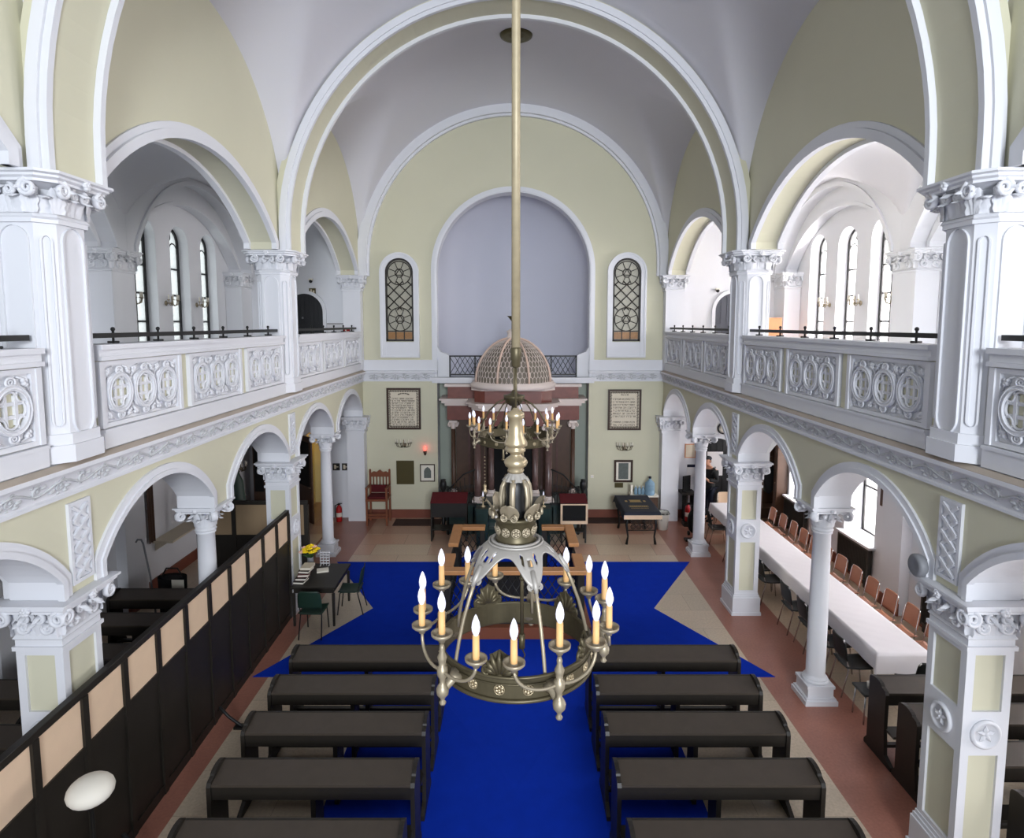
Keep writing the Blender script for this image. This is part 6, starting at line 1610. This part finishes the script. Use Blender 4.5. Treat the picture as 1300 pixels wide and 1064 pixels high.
# local: faces -x (towards the left of the picture), hands together in front
P = [(0, 0, 0.92), (0, 0, 1.12), (-0.01, 0, 1.32), (-0.02, 0, 1.43), (-0.03, 0, 1.50), (-0.05, 0, 1.58),
     (0.0, 0.09, 0.88), (-0.01, 0.10, 0.50), (0.03, 0.10, 0.09), (-0.09, 0.11, 0.04), (-0.16, 0.115, 0.035),
     (0.0, -0.09, 0.88), (-0.01, -0.10, 0.50), (0.03, -0.10, 0.09), (-0.09, -0.11, 0.04), (-0.16, -0.115, 0.035),
     (-0.02, 0.17, 1.39), (0.02, 0.24, 1.12), (-0.18, 0.16, 1.02), (-0.25, 0.11, 1.03),
     (-0.02, -0.17, 1.39), (0.03, -0.24, 1.13), (-0.16, -0.17, 1.12), (-0.24, -0.11, 1.20)]
E = [(0, 1), (1, 2), (2, 3), (3, 4), (4, 5), (0, 6), (6, 7), (7, 8), (8, 9), (9, 10), (0, 11), (11, 12), (12, 13), (13, 14), (14, 15), (3, 16), (16, 17), (17, 18), (18, 19), (3, 20), (20, 21), (21, 22), (22, 23)]
Rr = [(0.12, 0.15), (0.12, 0.15), (0.13, 0.17), (0.09, 0.12), 0.055, 0.06, 0.085, 0.06, 0.042, 0.04, 0.03, 0.085, 0.06, 0.042, 0.04, 0.03, 0.065, 0.052, 0.04, 0.03, 0.065, 0.052, 0.04, 0.03]
skin_obj('body', P, E, Rr, 'skin', ps)
# clothes follow the body
skin_obj('jacket', [(0, 0, 0.80), (0, 0, 0.95), (0, 0, 1.12), (-0.01, 0, 1.32), (-0.02, 0, 1.43), (-0.02, 0, 1.47), (-0.02, 0.18, 1.40), (0.02, 0.25, 1.12), (-0.20, 0.155, 1.02), (-0.02, -0.18, 1.40), (0.03, -0.25, 1.13), (-0.20, -0.145, 1.16)],
         [(0, 1), (1, 2), (2, 3), (3, 4), (4, 5), (4, 6), (6, 7), (7, 8), (4, 9), (9, 10), (10, 11)], [(0.155, 0.19), (0.15, 0.185), (0.145, 0.18), (0.155, 0.195), (0.11, 0.14), (0.075, 0.08), 0.082, 0.068, 0.054, 0.082, 0.068, 0.054], 'jacket', ps)
skin_obj('trousers', [(0, 0, 0.93), (0.0, 0.09, 0.86), (-0.01, 0.10, 0.50), (0.03, 0.10, 0.10), (0.0, -0.09, 0.86), (-0.01, -0.10, 0.50), (0.03, -0.10, 0.10)], [(0, 1), (1, 2), (2, 3), (0, 4), (4, 5), (5, 6)], [(0.135, 0.165), 0.1, 0.075, 0.062, 0.1, 0.075, 0.062], 'jeans', ps)
for s in (-1, 1): m = MB(); m.ball((-0.06, s * 0.108, 0.045), 0.05, 12, 8, 0, (2.6, 1.0, 0.85)); m.build('shoe', 'blackcloth', ps)
# head
m = MB()
def head(u, v):
    a = 2 * PI * u; b = PI * (v - 0.5); cx, cy, cz = math.cos(b) * math.cos(a), math.cos(b) * math.sin(a), math.sin(b)
    x = 0.098 * cx; y = 0.078 * cy * (1 - 0.12 * max(0, -cz)); z = 0.122 * cz
    if cx < -0.2:
        f = -cx
        x -= 0.028 * math.exp(-((cy / 0.16) ** 2) - ((cz + 0.08) / 0.17) ** 2) * f            # nose
        x += 0.014 * (math.exp(-(((cy - 0.4) / 0.2) ** 2) - ((cz - 0.1) / 0.12) ** 2) + math.exp(-(((cy + 0.4) / 0.2) ** 2) - ((cz - 0.1) / 0.12) ** 2)) * f
        x -= 0.008 * math.exp(-((cy / 0.35) ** 2) - ((cz + 0.42) / 0.09) ** 2) * f             # lips
        x -= 0.012 * math.exp(-((cy / 0.4) ** 2) - ((cz + 0.75) / 0.16) ** 2)
    return (-0.07 + x, y, 1.64 + z)
m.grid(head, 40, 30)
for s in (-1, 1): m.ball((-0.055, s * 0.08, 1.635), 0.024, 8, 6, 0, (0.7, 0.4, 1.3))
m.build('head', 'skin', ps)
for s in (-1, 1): m = MB(); m.ball((-0.147, s * 0.03, 1.652), 0.010, 8, 6); m.build('eye', 'ink', ps)
m = MB(); m.box(-0.163, -0.158, -0.022, 0.022, 1.583, 1.588); m.build('mouth', 'redvelvet', ps)
m = MB(); m.grid(lambda u, v: (-0.06 + 0.098 * math.cos(2 * PI * u) * math.cos(0.45 * v), 0.082 * math.sin(2 * PI * u) * math.cos(0.45 * v), 1.60 + 0.09 * v) if abs(u - 0.5) > 0.19 else (-0.06 + 0.092 * math.cos(2 * PI * (0.31 if u < 0.5 else 0.69)), 0.078 * math.sin(2 * PI * (0.31 if u < 0.5 else 0.69)), 1.66), 40, 6); m.build('hair', 'cap', ps)
m = MB(); m.grid(lambda u, v: (-0.065 + 0.112 * math.cos(2 * PI * u) * math.cos(PI / 2 * v) ** 0.7, 0.096 * math.sin(2 * PI * u) * math.cos(PI / 2 * v) ** 0.7, 1.69 + 0.075 * math.sin(PI / 2 * v)), 32, 10); m.prism([(-0.14 - 0.075 * math.cos(a), 0.078 * math.sin(a)) for a in [PI * (i / 12 - 0.5) for i in range(13)]], lambda a, b, t: (a, b, t), 1.69, 1.70); m.build('flat_cap', 'cap', ps)
# hands with curled fingers
for s, wx in ((1, (-0.25, 0.11, 1.03)), (-1, (-0.24, -0.11, 1.20))):
    w = Vector(wx); f = Vector((-0.75, -0.6 * s, 0.15)).normalized(); sd_ = Vector((0, 0, 1)).cross(f).normalized(); up = f.cross(sd_)
    pts = [w - f * 0.02, w + f * 0.035, w + f * 0.07]; eds = [(0, 1), (1, 2)]; rad = [(0.022, 0.028), (0.018, 0.036), (0.014, 0.036)]
    hnd = skin_obj('hand', pts, eds, rad, 'skin', ps, 0, 2)
    for k in range(4):
        b = w + f * 0.075 + up * (0.024 - 0.016 * k); ln = (0.030, 0.034, 0.032, 0.025)[k]
        skin_obj('finger', [b - f * 0.02, b + f * ln, b + f * (ln * 1.6) - sd_ * (s * 0.018), b + f * (ln * 1.7) - sd_ * (s * 0.036)], [(0, 1), (1, 2), (2, 3)], [0.009, 0.0085, 0.0078, 0.0065], 'skin', hnd, 0, 1)
    b = w + f * 0.02 + up * 0.025; skin_obj('thumb', [b, b + up * 0.03 + f * 0.015, b + up * 0.045 + f * 0.04 - sd_ * (s * 0.01)], [(0, 1), (1, 2)], [0.011, 0.0095, 0.0075], 'skin', hnd, 0, 1)
# ================================================================== CAMERA, LIGHT
cd = bpy.data.cameras.new('camera'); cam = bpy.data.objects.new('camera', cd); COL.objects.link(cam)
cam.location = (-0.03, 0.0, 5.5); cam.rotation_euler = (math.radians(90 - 5.53), 0, 0)
cd.sensor_width = 36.0; cd.sensor_fit = 'HORIZONTAL'; cd.lens = 790.0 / 1300.0 * 36.0
cd.shift_y = -44.5 / 1300.0; cd.clip_start = 0.05; cd.clip_end = 200
SC.camera = cam

def area(name, loc, rot, sx, sy, power, col):
    l = bpy.data.lights.new(name, 'AREA'); l.shape = 'RECTANGLE'; l.size = sx; l.size_y = sy; l.energy = power; l.color = col
    o = bpy.data.objects.new(name, l); COL.objects.link(o); o.location = loc; o.rotation_euler = rot; return o
DAY = (1.0, 0.955, 0.92); COOL = (0.88, 0.93, 1.0)
for c in UP_C:
    for d in (-1.36, 0, 1.36):
        area('daylight', (8.15, c + d, 6.3), (0, PI / 2, 0), 2.7, 0.8, 110 if c < 4 else 225, DAY)
        area('daylight', (-8.15, c + d, 6.3), (0, -PI / 2, 0), 2.7, 0.8, 40, COOL)
for y in (13.06, 15.86, 10.17, 7.27, 4.37): area('daylight', (8.1, y, 1.95), (0, PI / 2, 0), 2.0, 1.1, 115, DAY)
# light added far back for assumed entrance windows, to reach back wall and vault
L = area('daylight', (2.2, -11.0, 7.6), (math.radians(86), 0, math.radians(5)), 4.0, 4.0, 780, COOL); L.data.spread = math.radians(90)
W = bpy.data.worlds.new('sky'); SC.world = W; W.use_nodes = True
bg = W.node_tree.nodes['Background']; bg.inputs['Color'].default_value = (0.80, 0.88, 1.0, 1); bg.inputs['Strength'].default_value = 0.55
SC.view_settings.view_transform = 'Standard'; SC.view_settings.look = 'None'; SC.view_settings.gamma = 1.0
SC.view_settings.use_curve_mapping = False; SC.view_settings.exposure = 0.16
SC.cycles.max_bounces = 10; SC.cycles.diffuse_bounces = 6; SC.cycles.use_denoising = True
SC.cycles.caustics_reflective = False; SC.cycles.caustics_refractive = False
SC.cycles.sample_clamp_indirect = 6.0
